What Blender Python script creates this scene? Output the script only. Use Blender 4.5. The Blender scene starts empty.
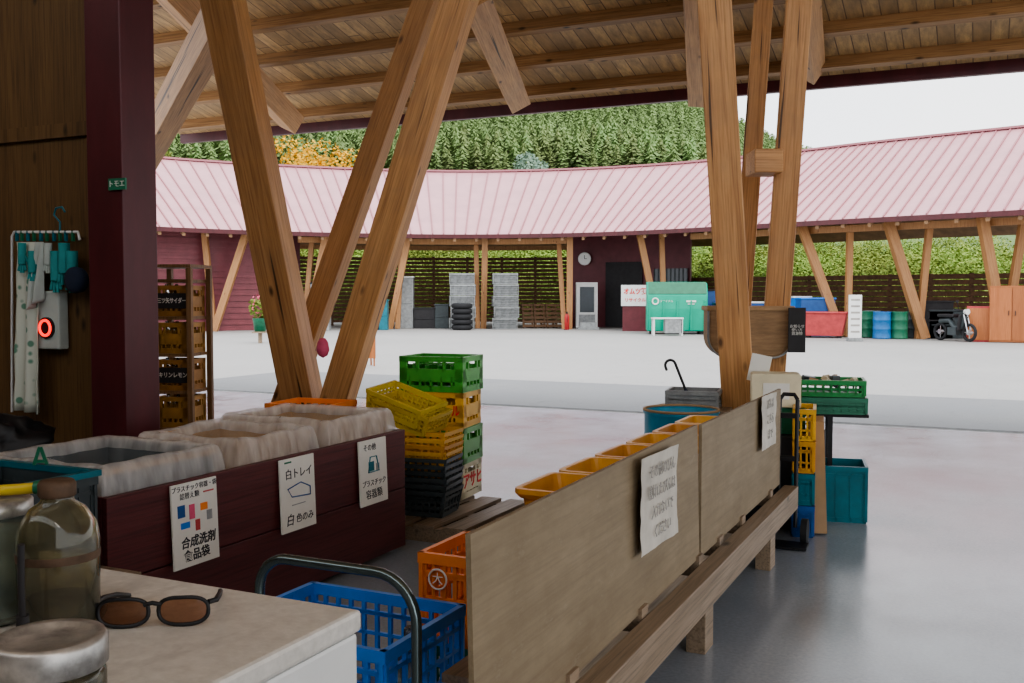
import bpy,bmesh,math,random
from mathutils import Vector,Matrix,Euler,noise
random.seed(7)
A=math.radians(25.4); SA,CA=math.sin(A),math.cos(A)
FP=995.0; PITCH=math.atan(46.5/FP); CAMZ=1.45
RU=-A                      # rotation so local x=v, local y=u
RS=math.pi/2-A             # front (-Y) faces +v
def UV(u,v,z=0): return Vector((SA*u+CA*v, CA*u-SA*v, z))
def ray(px,py):
    return Vector((0,math.cos(PITCH),-math.sin(PITCH)))+Vector(((px-512)/FP,0,0))+Vector((0,math.sin(PITCH),math.cos(PITCH)))*((341.5-py)/FP)
def D(px,py,y):
    r=ray(px,py); return Vector((0,0,CAMZ))+r*(y/r.y)
def G(px,py,z=0.0):
    r=ray(px,py); return Vector((0,0,CAMZ))+r*((z-CAMZ)/r.z)
def XW(px,y): return (px-512)*y/FP
coll=bpy.context.scene.collection
# ---------------------------------------------------------------- materials
def newmat(name):
    m=bpy.data.materials.new(name); m.use_nodes=True
    nt=m.node_tree; b=nt.nodes['Principled BSDF']; return m,nt,b
def mixcol(nt,fac,a,b,blend='MIX'):
    n=nt.nodes.new('ShaderNodeMix'); n.data_type='RGBA'; n.blend_type=blend
    for i,x in ((0,fac),(6,a),(7,b)):
        if hasattr(x,'links'): nt.links.new(x,n.inputs[i])
        elif i==0: n.inputs[0].default_value=x
        else: n.inputs[i].default_value=(*x[:3],1)
    return n.outputs[2]
def ramp(nt,src,lo,hi):
    n=nt.nodes.new('ShaderNodeMapRange'); n.inputs[1].default_value=lo; n.inputs[2].default_value=hi
    nt.links.new(src,n.inputs[0]); return n.outputs[0]
def coords(nt,scale=(1,1,1)):
    tc=nt.nodes.new('ShaderNodeTexCoord'); mp=nt.nodes.new('ShaderNodeMapping')
    mp.inputs['Scale'].default_value=scale; nt.links.new(tc.outputs['Object'],mp.inputs[0]); return mp.outputs[0]
def nz(nt,vec,scale,detail=6,rough=.6):
    n=nt.nodes.new('ShaderNodeTexNoise'); n.inputs['Scale'].default_value=scale; n.inputs['Detail'].default_value=detail
    n.inputs['Roughness'].default_value=rough; nt.links.new(vec,n.inputs['Vector']); return n.outputs['Fac']
def bump(nt,b,h,strength=.2,dist=.01):
    n=nt.nodes.new('ShaderNodeBump'); n.inputs['Strength'].default_value=strength; n.inputs['Distance'].default_value=dist
    nt.links.new(h,n.inputs['Height']); nt.links.new(n.outputs[0],b.inputs['Normal'])
def basic(name,col,rough=.5,metal=0,var=.25,scale=6,stretch=(1,1,1),bmp=.05,emit=0,objvar=0):
    m,nt,b=newmat(name); v=coords(nt,stretch); f=ramp(nt,nz(nt,v,scale),.3,.7)
    dark=tuple(c*(1-var) for c in col); lite=tuple(min(1,c*(1+var*.4)) for c in col)
    c=mixcol(nt,f,dark,lite)
    if objvar:
        oi=nt.nodes.new('ShaderNodeObjectInfo'); hs=nt.nodes.new('ShaderNodeHueSaturation')
        mr=nt.nodes.new('ShaderNodeMapRange'); mr.inputs[3].default_value=1-objvar; mr.inputs[4].default_value=1+objvar
        nt.links.new(oi.outputs['Random'],mr.inputs[0]); nt.links.new(mr.outputs[0],hs.inputs['Value'])
        mr2=nt.nodes.new('ShaderNodeMapRange'); mr2.inputs[3].default_value=.5-objvar*.08; mr2.inputs[4].default_value=.5+objvar*.08
        nt.links.new(oi.outputs['Random'],mr2.inputs[0]); nt.links.new(mr2.outputs[0],hs.inputs['Hue'])
        nt.links.new(c,hs.inputs['Color']); c=hs.outputs[0]
    nt.links.new(c,b.inputs['Base Color']); b.inputs['Roughness'].default_value=rough; b.inputs['Metallic'].default_value=metal
    if bmp: bump(nt,b,f,bmp)
    if emit: b.inputs['Emission Color'].default_value=(*col,1); b.inputs['Emission Strength'].default_value=emit
    return m
def wood(name,c1,c2,c3,axis=2,rough=.55,ring=9,knots=True,grain=1.0,crack=False):
    m,nt,b=newmat(name); s=[ring]*3; s[axis]=ring*.06
    v=coords(nt,s); f=ramp(nt,nz(nt,v,2.2,8,.65),.3,.7); c=mixcol(nt,f,c1,c2)
    s2=[40]*3; s2[axis]=1.2; g=ramp(nt,nz(nt,coords(nt,s2),2,3),.45,.45+.3/max(.01,grain)); c=mixcol(nt,g,c,c3)
    if knots:
        vo=nt.nodes.new('ShaderNodeTexVoronoi'); s3=[3]*3; s3[axis]=1.3; nt.links.new(coords(nt,s3),vo.inputs['Vector']); vo.inputs['Scale'].default_value=1.8
        k=ramp(nt,vo.outputs['Distance'],.13,.04); c=mixcol(nt,k,c,tuple(x*.35 for x in c3))
    if crack:
        s4=[22]*3; s4[axis]=.5; n4=nz(nt,coords(nt,s4),1.0,2); k=ramp(nt,n4,.665,.70); c=mixcol(nt,k,c,tuple(x*.25 for x in c3))
        st=ramp(nt,nz(nt,coords(nt,(1,1,1)),1.3,5,.7),.48,.8); ms=nt.nodes.new('ShaderNodeMath'); ms.operation='MULTIPLY'; ms.inputs[1].default_value=.5; nt.links.new(st,ms.inputs[0]); c=mixcol(nt,ms.outputs[0],c,(.26,.17,.10))
    oi=nt.nodes.new('ShaderNodeObjectInfo'); hs=nt.nodes.new('ShaderNodeHueSaturation'); mr=nt.nodes.new('ShaderNodeMapRange')
    mr.inputs[3].default_value=.85; mr.inputs[4].default_value=1.12; nt.links.new(oi.outputs['Random'],mr.inputs[0]); nt.links.new(mr.outputs[0],hs.inputs['Value'])
    nt.links.new(c,hs.inputs['Color']); nt.links.new(hs.outputs[0],b.inputs['Base Color'])
    b.inputs['Roughness'].default_value=rough; bump(nt,b,f,.15); return m
M={}
M['beam']=wood('m_beam',(.62,.335,.14),(.44,.215,.078),(.32,.14,.05),2,crack=True)
M['beam_y']=wood('m_purlin',(.42,.235,.10),(.28,.14,.055),(.18,.09,.03),0)
M['beam_far']=wood('m_beam_far',(.48,.26,.11),(.35,.17,.07),(.28,.12,.05),2)
M['grey_wood']=wood('m_grey_wood',(.36,.27,.19),(.25,.18,.115),(.15,.11,.07),1)
M['brown_wood']=wood('m_brown_wood',(.30,.17,.08),(.2,.11,.05),(.13,.07,.03),2)
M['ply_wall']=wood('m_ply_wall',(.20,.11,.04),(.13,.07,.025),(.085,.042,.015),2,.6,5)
M['maroon']=basic('m_maroon',(.095,.016,.020),.42,0,.35,5,(1,1,.3))
M['maroon_far']=basic('m_maroon_far',(.15,.03,.038),.5,0,.25,3)
M['maroon_shutter']=basic('m_maroon_shutter',(.20,.05,.06),.5,0,.2,3)
M['maroon_panel']=wood('m_maroon_panel',(.15,.036,.036),(.105,.024,.026),(.065,.016,.018),1,.45,6,False)
M['black']=basic('m_black',(.012,.012,.014),.5)
M['rubber']=basic('m_rubber',(.02,.02,.022),.8)
M['dark']=basic('m_dark',(.03,.028,.03),.7)
M['white']=basic('m_white',(.76,.76,.74),.45,0,.08)
M['clockface']=basic('m_clockface',(.95,.95,.93),.4,0,.03)
M['paper']=basic('m_paper',(.78,.76,.70),.7,0,.12,3)
M['oldpaper']=basic('m_oldpaper',(.60,.56,.49),.75,0,.25,5)
M['ink']=basic('m_ink',(.03,.03,.04),.7,bmp=0)
M['fadedink']=basic('m_fadedink',(.36,.34,.31),.7,bmp=0)
M['redink']=basic('m_redink',(.75,.05,.04),.6,bmp=0)
M['green_p']=basic('m_green_plastic',(.07,.38,.05),.38,0,.25,4,objvar=.15)
M['midgreen_p']=basic('m_midgreen_plastic',(.03,.27,.07),.4,0,.25)
M['dgreen_p']=basic('m_darkgreen_plastic',(.02,.17,.09),.4,0,.25)
M['teal_p']=basic('m_teal_plastic',(.01,.17,.22),.4,0,.3)
M['yellow_p']=basic('m_yellow_plastic',(.72,.38,.04),.42,0,.25,4,objvar=.12)
M['dullyellow_p']=basic('m_dull_yellow',(.50,.27,.06),.5,0,.35,6,objvar=.15)
M['tub']=basic('m_tub',(.78,.40,.07),.4,0,.2,5,objvar=.12)
M['lemon_p']=basic('m_lemon_plastic',(.60,.43,.05),.45,0,.25,4,objvar=.1)
M['orange_p']=basic('m_orange_plastic',(.92,.27,.05),.4,0,.15)
M['blue_p']=basic('m_blue_plastic',(.02,.22,.72),.35,0,.15)
M['dblue_p']=basic('m_deepblue_plastic',(.02,.10,.32),.4,0,.2)
M['grey_p']=basic('m_grey_plastic',(.06,.075,.08),.45,0,.25,objvar=.1)
M['lgrey_p']=basic('m_lightgrey_plastic',(.30,.31,.31),.5,0,.4,8,objvar=.15)
M['white_p']=basic('m_cream_plastic',(.74,.66,.46),.45,0,.15)
M['card']=basic('m_cardboard',(.44,.28,.15),.8,0,.15)
M['tan']=basic('m_tan',(.36,.225,.12),.75,0,.3,7,(1,6,6))
M['steel']=basic('m_steel',(.55,.56,.57),.28,1,.15)
M['lidmetal']=basic('m_lidmetal',(.50,.48,.45),.38,.6,.6,25)
M['rust']=basic('m_rust',(.13,.08,.05),.7,.3,.5,30)
M['paint_tube']=basic('m_painted_tube',(.15,.19,.19),.22,.8,.2)
M['red']=basic('m_red',(.60,.04,.04),.45)
M['redc']=basic('m_red_container',(.50,.07,.07),.5)
M['redglow']=basic('m_red_glow',(1,.02,.01),.4,emit=2.2,bmp=0)
M['teal']=basic('m_teal_cloth',(.03,.30,.30),.8)
M['cloth']=basic('m_cloth_white',(.50,.54,.50),.9,0,.15)
m,nt,b=newmat('m_cloth_pattern'); vo=nt.nodes.new('ShaderNodeTexVoronoi'); vo.inputs['Scale'].default_value=14; nt.links.new(coords(nt),vo.inputs['Vector'])
c=mixcol(nt,ramp(nt,vo.outputs['Distance'],.32,.22),(.58,.60,.52),(.14,.28,.2)); nt.links.new(c,b.inputs['Base Color']); b.inputs['Roughness'].default_value=.9; M['cloth_pat']=m
M['navy']=basic('m_navy_cloth',(.02,.03,.06),.9)
M['green_c']=basic('m_green_container',(.0,.38,.24),.4,0,.12,2)
M['cabinet']=wood('m_cabinet',(.50,.19,.07),(.38,.13,.045),(.3,.1,.03),2,.4,3,False)
M['pink']=basic('m_pink',(.75,.12,.22),.6)
M['bluedrum']=basic('m_blue_drum',(.02,.16,.42),.45,0,.25)
M['tealdrum']=basic('m_teal_drum',(.03,.26,.42),.45,0,.35)
M['fridge']=basic('m_fridge',(.66,.66,.64),.35,0,.10,4)
M['glassdark']=basic('m_glass_dark',(.02,.03,.035),.1)
m,nt,b=newmat('m_ply_board'); f=ramp(nt,nz(nt,coords(nt,(1.5,3,3)),1.6,8,.7),.3,.7); c=mixcol(nt,f,(.32,.25,.16),(.21,.155,.09))
g=ramp(nt,nz(nt,coords(nt,(1.2,30,30)),2,3),.4,.8); mg=nt.nodes.new('ShaderNodeMath'); mg.operation='MULTIPLY'; mg.inputs[1].default_value=.55; nt.links.new(g,mg.inputs[0]); c=mixcol(nt,mg.outputs[0],c,(.17,.12,.07))
g=ramp(nt,nz(nt,coords(nt,(2,2,5)),2.5,6,.8),.58,.75); mg=nt.nodes.new('ShaderNodeMath'); mg.operation='MULTIPLY'; mg.inputs[1].default_value=.5; nt.links.new(g,mg.inputs[0]); c=mixcol(nt,mg.outputs[0],c,(.38,.33,.25))
nt.links.new(c,b.inputs['Base Color']); b.inputs['Roughness'].default_value=.65; bump(nt,b,f,.05); M['ply_board']=m
def foliage(name,c1,c2,ov=.3,sc=1.3):
    m,nt,b=newmat(name); f=ramp(nt,nz(nt,coords(nt),sc,3),.35,.65); c=mixcol(nt,f,c1,c2)
    oi=nt.nodes.new('ShaderNodeObjectInfo'); hs=nt.nodes.new('ShaderNodeHueSaturation'); mr=nt.nodes.new('ShaderNodeMapRange')
    mr.inputs[3].default_value=1-ov; mr.inputs[4].default_value=1+ov; nt.links.new(oi.outputs['Random'],mr.inputs[0]); nt.links.new(mr.outputs[0],hs.inputs['Value'])
    mr2=nt.nodes.new('ShaderNodeMapRange'); mr2.inputs[3].default_value=.47; mr2.inputs[4].default_value=.51; nt.links.new(oi.outputs['Random'],mr2.inputs[0]); nt.links.new(mr2.outputs[0],hs.inputs['Hue'])
    nt.links.new(c,hs.inputs['Color']); nt.links.new(hs.outputs[0],b.inputs['Base Color']); b.inputs['Roughness'].default_value=.9; return m
M['conifer']=foliage('m_conifer',(.12,.19,.065),(.20,.28,.10),.22)  # muted greens carry the distance haze in the foliage colour
M['forest']=basic('m_forest',(.18,.26,.09),.9,0,.5,.3,bmp=0)
M['leaf']=foliage('m_leaf',(.12,.20,.03),(.28,.37,.08),.2)
M['leaf_y']=foliage('m_leaf_y',(.55,.33,.03),(.75,.42,.04),.1)
M['leaf_b']=foliage('m_leaf_b',(.16,.25,.20),(.26,.36,.27),.1)
M['grass']=basic('m_grass',(.12,.20,.045),.9,0,.6,.6)
M['bark']=basic('m_bark',(.12,.07,.04),.9)
def concrete(name,c1,c2,rl,rh,sc=1.2,st=.72):
    m,nt,b=newmat(name); v=coords(nt)
    f=ramp(nt,nz(nt,v,sc,8,.65),.35,.65); c=mixcol(nt,f,c1,c2)
    g=ramp(nt,nz(nt,v,60,3),.3,.8); c=mixcol(nt,g,c,tuple(x*.85 for x in c1))
    h=ramp(nt,nz(nt,coords(nt,(1,.35,1)),4,5,.8),.55,.75); c=mixcol(nt,h,c,tuple(x*st for x in c1))
    nt.links.new(c,b.inputs['Base Color'])
    mr=nt.nodes.new('ShaderNodeMapRange'); mr.inputs[3].default_value=rl; mr.inputs[4].default_value=rh; nt.links.new(f,mr.inputs[0]); nt.links.new(mr.outputs[0],b.inputs['Roughness'])
    bump(nt,b,g,.08,.005); return m
M['floor']=concrete('m_floor',(.30,.335,.385),(.36,.40,.45),.13,.27,1.0,.84)
M['plaza']=concrete('m_plaza',(.36,.35,.335),(.44,.425,.405),.7,.9,.22,.82)
M['asphalt']=concrete('m_asphalt',(.21,.215,.22),(.28,.28,.275),.7,.9,.6,.85)
M['fridge_top']=concrete('m_fridge_top',(.56,.53,.48),(.68,.65,.60),.3,.45,3,.62)
m,nt,b=newmat('m_ceiling'); tc=nt.nodes.new('ShaderNodeTexCoord')
br=nt.nodes.new('ShaderNodeTexBrick'); mp=nt.nodes.new('ShaderNodeMapping'); mp.inputs['Rotation'].default_value=(0,0,math.pi/2)
nt.links.new(tc.outputs['Object'],mp.inputs[0]); nt.links.new(mp.outputs[0],br.inputs['Vector'])
br.inputs['Scale'].default_value=1; br.inputs['Brick Width'].default_value=1.9; br.inputs['Row Height'].default_value=.16; br.inputs['Mortar Size'].default_value=.006
br.inputs['Color1'].default_value=(.70,.44,.20,1); br.inputs['Color2'].default_value=(.42,.25,.11,1); br.inputs['Mortar'].default_value=(.10,.05,.03,1)
f=ramp(nt,nz(nt,coords(nt,(7,.8,7)),2,7,.7),.35,.7); c=mixcol(nt,f,br.outputs['Color'],(.27,.17,.085))
nt.links.new(c,b.inputs['Base Color']); b.inputs['Roughness'].default_value=.6; M['ceiling']=m
M['roofmetal']=basic('m_roofmetal',(.60,.33,.35),.42,.0,.10,1.2,(1,1,1),0)
M['roofrib']=basic('m_roofrib',(.42,.18,.20),.45,0,.1)
M['soffit']=basic('m_soffit',(.26,.15,.075),.7,0,.4,2)
M['slat']=basic('m_slat',(.15,.075,.035),.7,0,.4)
def glass(name,col,rough=.05,tr=.9):
    m,nt,b=newmat(name); b.inputs['Roughness'].default_value=rough
    b.inputs['Transmission Weight'].default_value=tr; b.inputs['IOR'].default_value=1.4
    f=nz(nt,coords(nt),14,6,.7); c=mixcol(nt,ramp(nt,f,.35,.7),tuple(x*.55 for x in col),col); nt.links.new(c,b.inputs['Base Color']); return m
M['glass_y']=glass('m_glass_amber',(.70,.66,.48),.06,.92)
M['glass_c']=glass('m_glass_cloudy',(.60,.68,.60),.14,.85)
M['glass']=glass('m_glass_clear',(.85,.85,.80),.1)
M['lens']=glass('m_lens',(.30,.12,.06),.04,.85)
def film(name,lo,hi):
    m,nt,b=newmat(name); tr=nt.nodes.new('ShaderNodeBsdfTransparent'); tl=nt.nodes.new('ShaderNodeBsdfTranslucent'); tl.inputs[0].default_value=(.8,.77,.73,1)
    mx=nt.nodes.new('ShaderNodeMixShader'); mx2=nt.nodes.new('ShaderNodeMixShader'); out=nt.nodes['Material Output']
    b.inputs['Base Color'].default_value=(.78,.75,.72,1); b.inputs['Roughness'].default_value=.16
    mx.inputs[0].default_value=.35; nt.links.new(b.outputs[0],mx.inputs[1]); nt.links.new(tl.outputs[0],mx.inputs[2])
    ns=nz(nt,coords(nt,(1,1,.25)),13,3,.5)
    mrr=nt.nodes.new('ShaderNodeMapRange'); mrr.inputs[1].default_value=.3; mrr.inputs[2].default_value=.7; mrr.inputs[3].default_value=lo; mrr.inputs[4].default_value=hi; nt.links.new(ns,mrr.inputs[0])
    bump(nt,b,nz(nt,coords(nt,(1,1,.3)),20,3,.5),.8,.025)
    nt.links.new(mrr.outputs[0],mx2.inputs[0]); nt.links.new(mx.outputs[0],mx2.inputs[1]); nt.links.new(tr.outputs[0],mx2.inputs[2]); nt.links.new(mx2.outputs[0],out.inputs[0]); M[name]=m
film('film',.30,.68); film('film_in',.78,.95)
# ---------------------------------------------------------------- mesh builder
class MB:
    def __init__(s): s.v=[];s.f=[];s.m=[];s.s=[]
    def add(s,vs,fs,m=0,sm=False):
        o=len(s.v); s.v+=[tuple(v) for v in vs]
        for f in fs: s.f.append([i+o for i in f]); s.m.append(m); s.s.append(sm)
        return s
    def box(s,c,size,m=0,R=None):
        hx,hy,hz=[k/2 for k in size]; vs=[Vector((x*hx,y*hy,z*hz)) for z in(-1,1) for y in(-1,1) for x in(-1,1)]
        if R is not None:
            if not isinstance(R,Matrix): R=Euler(R).to_matrix()
            vs=[R@v for v in vs]
        c=Vector(c); return s.add([v+c for v in vs],[(0,2,3,1),(4,5,7,6),(0,1,5,4),(2,6,7,3),(0,4,6,2),(1,3,7,5)],m)
    def span(s,a,b,m=0):
        return s.box([(a[i]+b[i])/2 for i in range(3)],[abs(b[i]-a[i]) for i in range(3)],m)
    def cyl(s,p0,p1,r0,r1=None,n=16,m=0,sm=True,caps=True):
        p0=Vector(p0);p1=Vector(p1); r1=r0 if r1 is None else r1
        q=(p1-p0).to_track_quat('Z','Y'); vs=[]
        for p,r in((p0,r0),(p1,r1)):
            for i in range(n):
                a=2*math.pi*i/n; vs.append(p+q@Vector((math.cos(a)*r,math.sin(a)*r,0)))
        s.add(vs,[(i,(i+1)%n,n+(i+1)%n,n+i) for i in range(n)],m,sm)
        if caps: s.add(vs[:n],[tuple(reversed(range(n)))],m); s.add(vs[n:],[tuple(range(n))],m)
        return s
    def tube(s,pts,r,n=8,m=0,closed=False):
        pts=[Vector(p) for p in pts]; k=len(pts); vs=[]; prev=None
        for i,p in enumerate(pts):
            a=pts[(i-1)%k] if (closed or i>0) else p; b=pts[(i+1)%k] if (closed or i<k-1) else p
            t=(b-a).normalized()
            if prev is None: x=t.orthogonal().normalized()
            else: x=(prev-t*prev.dot(t)).normalized()
            prev=x; y=t.cross(x)
            for j in range(n):
                g=2*math.pi*j/n; vs.append(p+(x*math.cos(g)+y*math.sin(g))*r)
        fs=[]
        for i in range(k if closed else k-1):
            i2=(i+1)%k
            for j in range(n): fs.append((i*n+j,i*n+(j+1)%n,i2*n+(j+1)%n,i2*n+j))
        s.add(vs,fs,m,True)
        if not closed: s.add(vs[:n],[tuple(reversed(range(n)))],m); s.add(vs[-n:],[tuple(range(n))],m)
        return s
    def lathe(s,prof,n=28,m=0,c=(0,0,0)):
        c=Vector(c); vs=[]
        for r,z in prof:
            for j in range(n):
                g=2*math.pi*j/n; vs.append(c+Vector((r*math.cos(g),r*math.sin(g),z)))
        fs=[]
        for i in range(len(prof)-1):
            for j in range(n): fs.append((i*n+j,i*n+(j+1)%n,(i+1)*n+(j+1)%n,(i+1)*n+j))
        return s.add(vs,fs,m,True)
    def mesh(s,name,mats):
        me=bpy.data.meshes.new(name); me.from_pydata(s.v,[],s.f)
        for k in mats: me.materials.append(M[k])
        me.polygons.foreach_set('material_index',s.m); me.polygons.foreach_set('use_smooth',s.s); me.update(); return me
def tag(o,label=None,cat=None,group=None,kind=None):
    if label: o['label']=label
    if cat: o['category']=cat
    if group: o['group']=group
    if kind: o['kind']=kind
def ob(name,mb,mats=None,loc=(0,0,0),rot=(0,0,0),parent=None,label=None,cat=None,group=None,kind=None,bev=0):
    me=mb.mesh(name,mats) if isinstance(mb,MB) else mb
    o=bpy.data.objects.new(name,me); coll.objects.link(o); o.location=loc; o.rotation_euler=rot
    if parent: o.parent=parent
    tag(o,label,cat,group,kind)
    if bev:
        b=o.modifiers.new('b','BEVEL'); b.width=bev; b.segments=2; b.limit_method='ANGLE'
    return o
def thing(name,label,cat,loc,rz=0,group=None,rot=None):
    o=bpy.data.objects.new(name,None); coll.objects.link(o); o.location=loc; o.rotation_euler=rot if rot else (0,0,rz); o.empty_display_size=.1
    tag(o,label,cat,group); return o
_tc={}
def text(parent,body,size,x,y,z,mat='ink',rot=(math.pi/2,0,0),name='lettering',sx=1,align='CENTER',bold=0,shear=0):
    k=(body,size,mat,align,bold,shear)
    if k not in _tc:
        cu=bpy.data.curves.new('t','FONT'); cu.body=body; cu.size=size; cu.align_x=align; cu.align_y='CENTER'; cu.extrude=.0008; cu.resolution_u=2; cu.offset=bold; cu.shear=shear
        to=bpy.data.objects.new('t',cu); coll.objects.link(to); bpy.context.view_layer.update()
        me=bpy.data.meshes.new_from_object(to.evaluated_get(bpy.context.evaluated_depsgraph_get())); me.materials.clear(); me.materials.append(M[mat])
        bpy.data.objects.remove(to); _tc[k]=me
    o=bpy.data.objects.new(name,_tc[k]); coll.objects.link(o); o.parent=parent; o.location=(x,y,z); o.rotation_euler=rot; o.scale=(sx,1,1); return o
EU=11.45; SL=.25
def rz(u): return 3.88+SL*(EU-u)
def beam(name,p0,p1,w,h,mat='beam',label='',cat='post',face=12,parent=None,group=None,bev=.008,clip=None):
    p0=Vector(p0);p1=Vector(p1)
    if clip is not None:   # stop under the roof boards
        lo,hi=0.0,1.0
        for _ in range(30):
            t=(lo+hi)/2; p=p0.lerp(p1,t); u=p.x*SA+p.y*CA
            if p.z>rz(u)-clip: hi=t
            else: lo=t
        p1=p0.lerp(p1,lo)
    L=(p1-p0).length; mb=MB().box((0,0,L/2),(w,h,L))
    o=ob(name,mb,[mat],p0,parent=parent,bev=bev)
    Z=(p1-p0).normalized(); f=Vector((math.sin(math.radians(face)),math.cos(math.radians(face)),0)); X=f.cross(Z).normalized()
    if X.length<.1: X=Vector((1,0,0))
    Y=Z.cross(X)
    o.rotation_euler=Matrix((X,Y,Z)).transposed().to_euler()
    if not parent: tag(o,label,cat,group)
    return o
# ---------------------------------------------------------------- camera/world/light
cam=bpy.data.cameras.new('camera'); co=bpy.data.objects.new('camera',cam); coll.objects.link(co)
cam.sensor_width=36; cam.lens=FP*36/1024; co.location=(0,0,CAMZ); co.rotation_euler=(math.pi/2-PITCH,0,0); cam.clip_end=2000; cam.clip_start=.05
bpy.context.scene.camera=co
try: bpy.context.scene.view_settings.look='AgX - Medium High Contrast'
except Exception as e: print(e)
w=bpy.data.worlds.new('world'); bpy.context.scene.world=w; w.use_nodes=True; nt=w.node_tree; bg=nt.nodes['Background']
tc=nt.nodes.new('ShaderNodeTexCoord'); n=nt.nodes.new('ShaderNodeTexNoise'); n.inputs['Scale'].default_value=2.5; nt.links.new(tc.outputs['Generated'],n.inputs['Vector'])
c=mixcol(nt,ramp(nt,n.outputs['Fac'],.3,.7),(.84,.90,1.0),(1,1,1)); nt.links.new(c,bg.inputs[0]); bg.inputs[1].default_value=2.35
sl=bpy.data.lights.new('sun','SUN'); sl.energy=1.5; sl.angle=math.radians(25); sl.color=(1,.97,.92); so=bpy.data.objects.new('sun',sl); coll.objects.link(so); so.rotation_euler=(math.radians(38),0,math.radians(35)); so.location=(0,0,20)
# ---------------------------------------------------------------- ground
ob('floor',MB().span((-12,-5,-.15),(16,EU+.15,0)),['floor'],rot=(0,0,RU),label='smooth grey concrete slab under the timber shelter',cat='floor',kind='structure')
pm=MB().span((-70,EU+.33,-.15),(90,120,-.004)); ob('plaza_ground',pm,['plaza'],rot=(0,0,RU),label='pale concrete yard in front of the curved hall',cat='ground',kind='structure')
mb=MB().span((-12,EU+.15,-.15),(30,EU+.33,-.025),1)
for yy in(.15,.31): mb.span((-12,EU+yy,-.024),(30,EU+yy+.02,-.001),0)
mb.span((-12,EU+.19,-.024),(30,EU+.215,-.004),0); mb.span((-12,EU+.25,-.024),(30,EU+.275,-.004),0)
ob('trim_1',mb,['lgrey_p','black'],rot=(0,0,RU),label='steel drain channel cover at the slab edge',cat='drain',kind='structure')
ob('asphalt_strip',MB().span((-12,EU+.34,-.004),(40,15.3,.004)),['asphalt'],rot=(0,0,RU),label='grey asphalt strip beyond the drain channel',cat='pavement',kind='structure')
# ---------------------------------------------------------------- near roof
mb=MB(); u0,u1=-3,EU+.12
vs=[(-11,u0,rz(u0)),(14,u0,rz(u0)),(14,u1,rz(u1)),(-11,u1,rz(u1))]
mb.add(vs+[(x,y,z+.12) for x,y,z in vs],[(3,2,1,0),(4,5,6,7),(0,1,5,4),(1,2,6,5),(2,3,7,6),(3,0,4,7)])
ob('ceiling',mb,['ceiling'],rot=(0,0,RU),label='sloping underside of warm timber roof boards',cat='ceiling',kind='structure')
for i in range(12):
    u=EU-.35-i*.72
    o=ob('roof_purlin',MB().box((0,0,0),(25,.09,.13)),['beam_y'],UV(u,1.5,rz(u)-.066),(0,0,RU),label='long horizontal timber purlin under the roof boards',cat='beam',group='roof purlins')
    o.rotation_euler=(Matrix.Rotation(RU,3,'Z')@Matrix.Rotation(-math.atan(SL),3,'X')).to_euler()
ob('trim_2',MB().box((0,0,0),(25,.08,.17)),['maroon'],UV(EU+.1,1.5,rz(EU)-.06),(0,0,RU),label='dark maroon metal fascia along the shelter eave',cat='trim',kind='structure')
ob('shade_wall_back',MB().span((-8.6,-2.4,0),(2.0,-2.3,4.5)),['ply_wall'],rot=(0,0,RU),label='unseen plywood wall added behind the camera for shade',cat='wall',kind='structure')  # added out of view behind the camera, sized to darken the interior
ob('shade_wall_side',MB().span((-8.6,-2.29,0),(-8.51,4.1,5.6)),['ply_wall'],rot=(0,0,RU),label='unseen plywood side wall added to shade the shelter',cat='wall',kind='structure')  # added out of view, keeps sky light off the left side
P='heavy honey-coloured timber post leaning in a V'
GP='leaning shelter posts'
beam('timber_post',D(319,480,7.9),D(189,-170,7.4),.265,.24,label=P+' by bins',group=GP,clip=.14)
beam('timber_post',D(313,480,7.7),D(512,-170,7.2),.215,.22,label='heavy timber post leaning towards the yard',group=GP,clip=.14)
beam('timber_post',D(262,470,8.35),D(489,-175,8.2),.18,.20,label='slimmer timber post running parallel behind another',group=GP,clip=.14)
beam('timber_post',D(744,504,6.9),D(702,-210,6.6),.22,.18,label='nearly upright timber post beside the blue drum',group=GP,clip=.14)
beam('timber_post',D(729,478,7.75),D(776,-170,8.0),.145,.18,label='slender timber post seen behind the upright one',group=GP,clip=.14)
beam('timber_post',D(764,488,7.45),D(812,-180,7.2),.18,.18,label='timber post leaning away from the upright one',group=GP,clip=.14)
beam('timber_block',D(750,163,7.30),D(778,163,7.30),.17,.29,label='short timber spacer block joining two posts',cat='block',face=90)
BR='diagonal timber strut reaching up to the roof eave'
beam('roof_strut',D(222,15,8.6),D(140,165,11.5),.25,.25,label=BR,cat='strut',group='roof struts')
beam('roof_strut',D(150,-30,9.2),D(292,122,13.0),.25,.25,label=BR,cat='strut',group='roof struts')
beam('roof_strut',D(472,-8,8.4),D(517,100,12.0),.25,.25,label=BR,cat='strut',group='roof struts')
beam('roof_strut',D(697,-30,8.4),D(699,98,11.3),.22,.22,label=BR,cat='strut',group='roof struts')
beam('roof_strut',D(800,-40,8.0),D(812,72,10.9),.22,.2,label=BR,cat='strut',group='roof struts')
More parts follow.
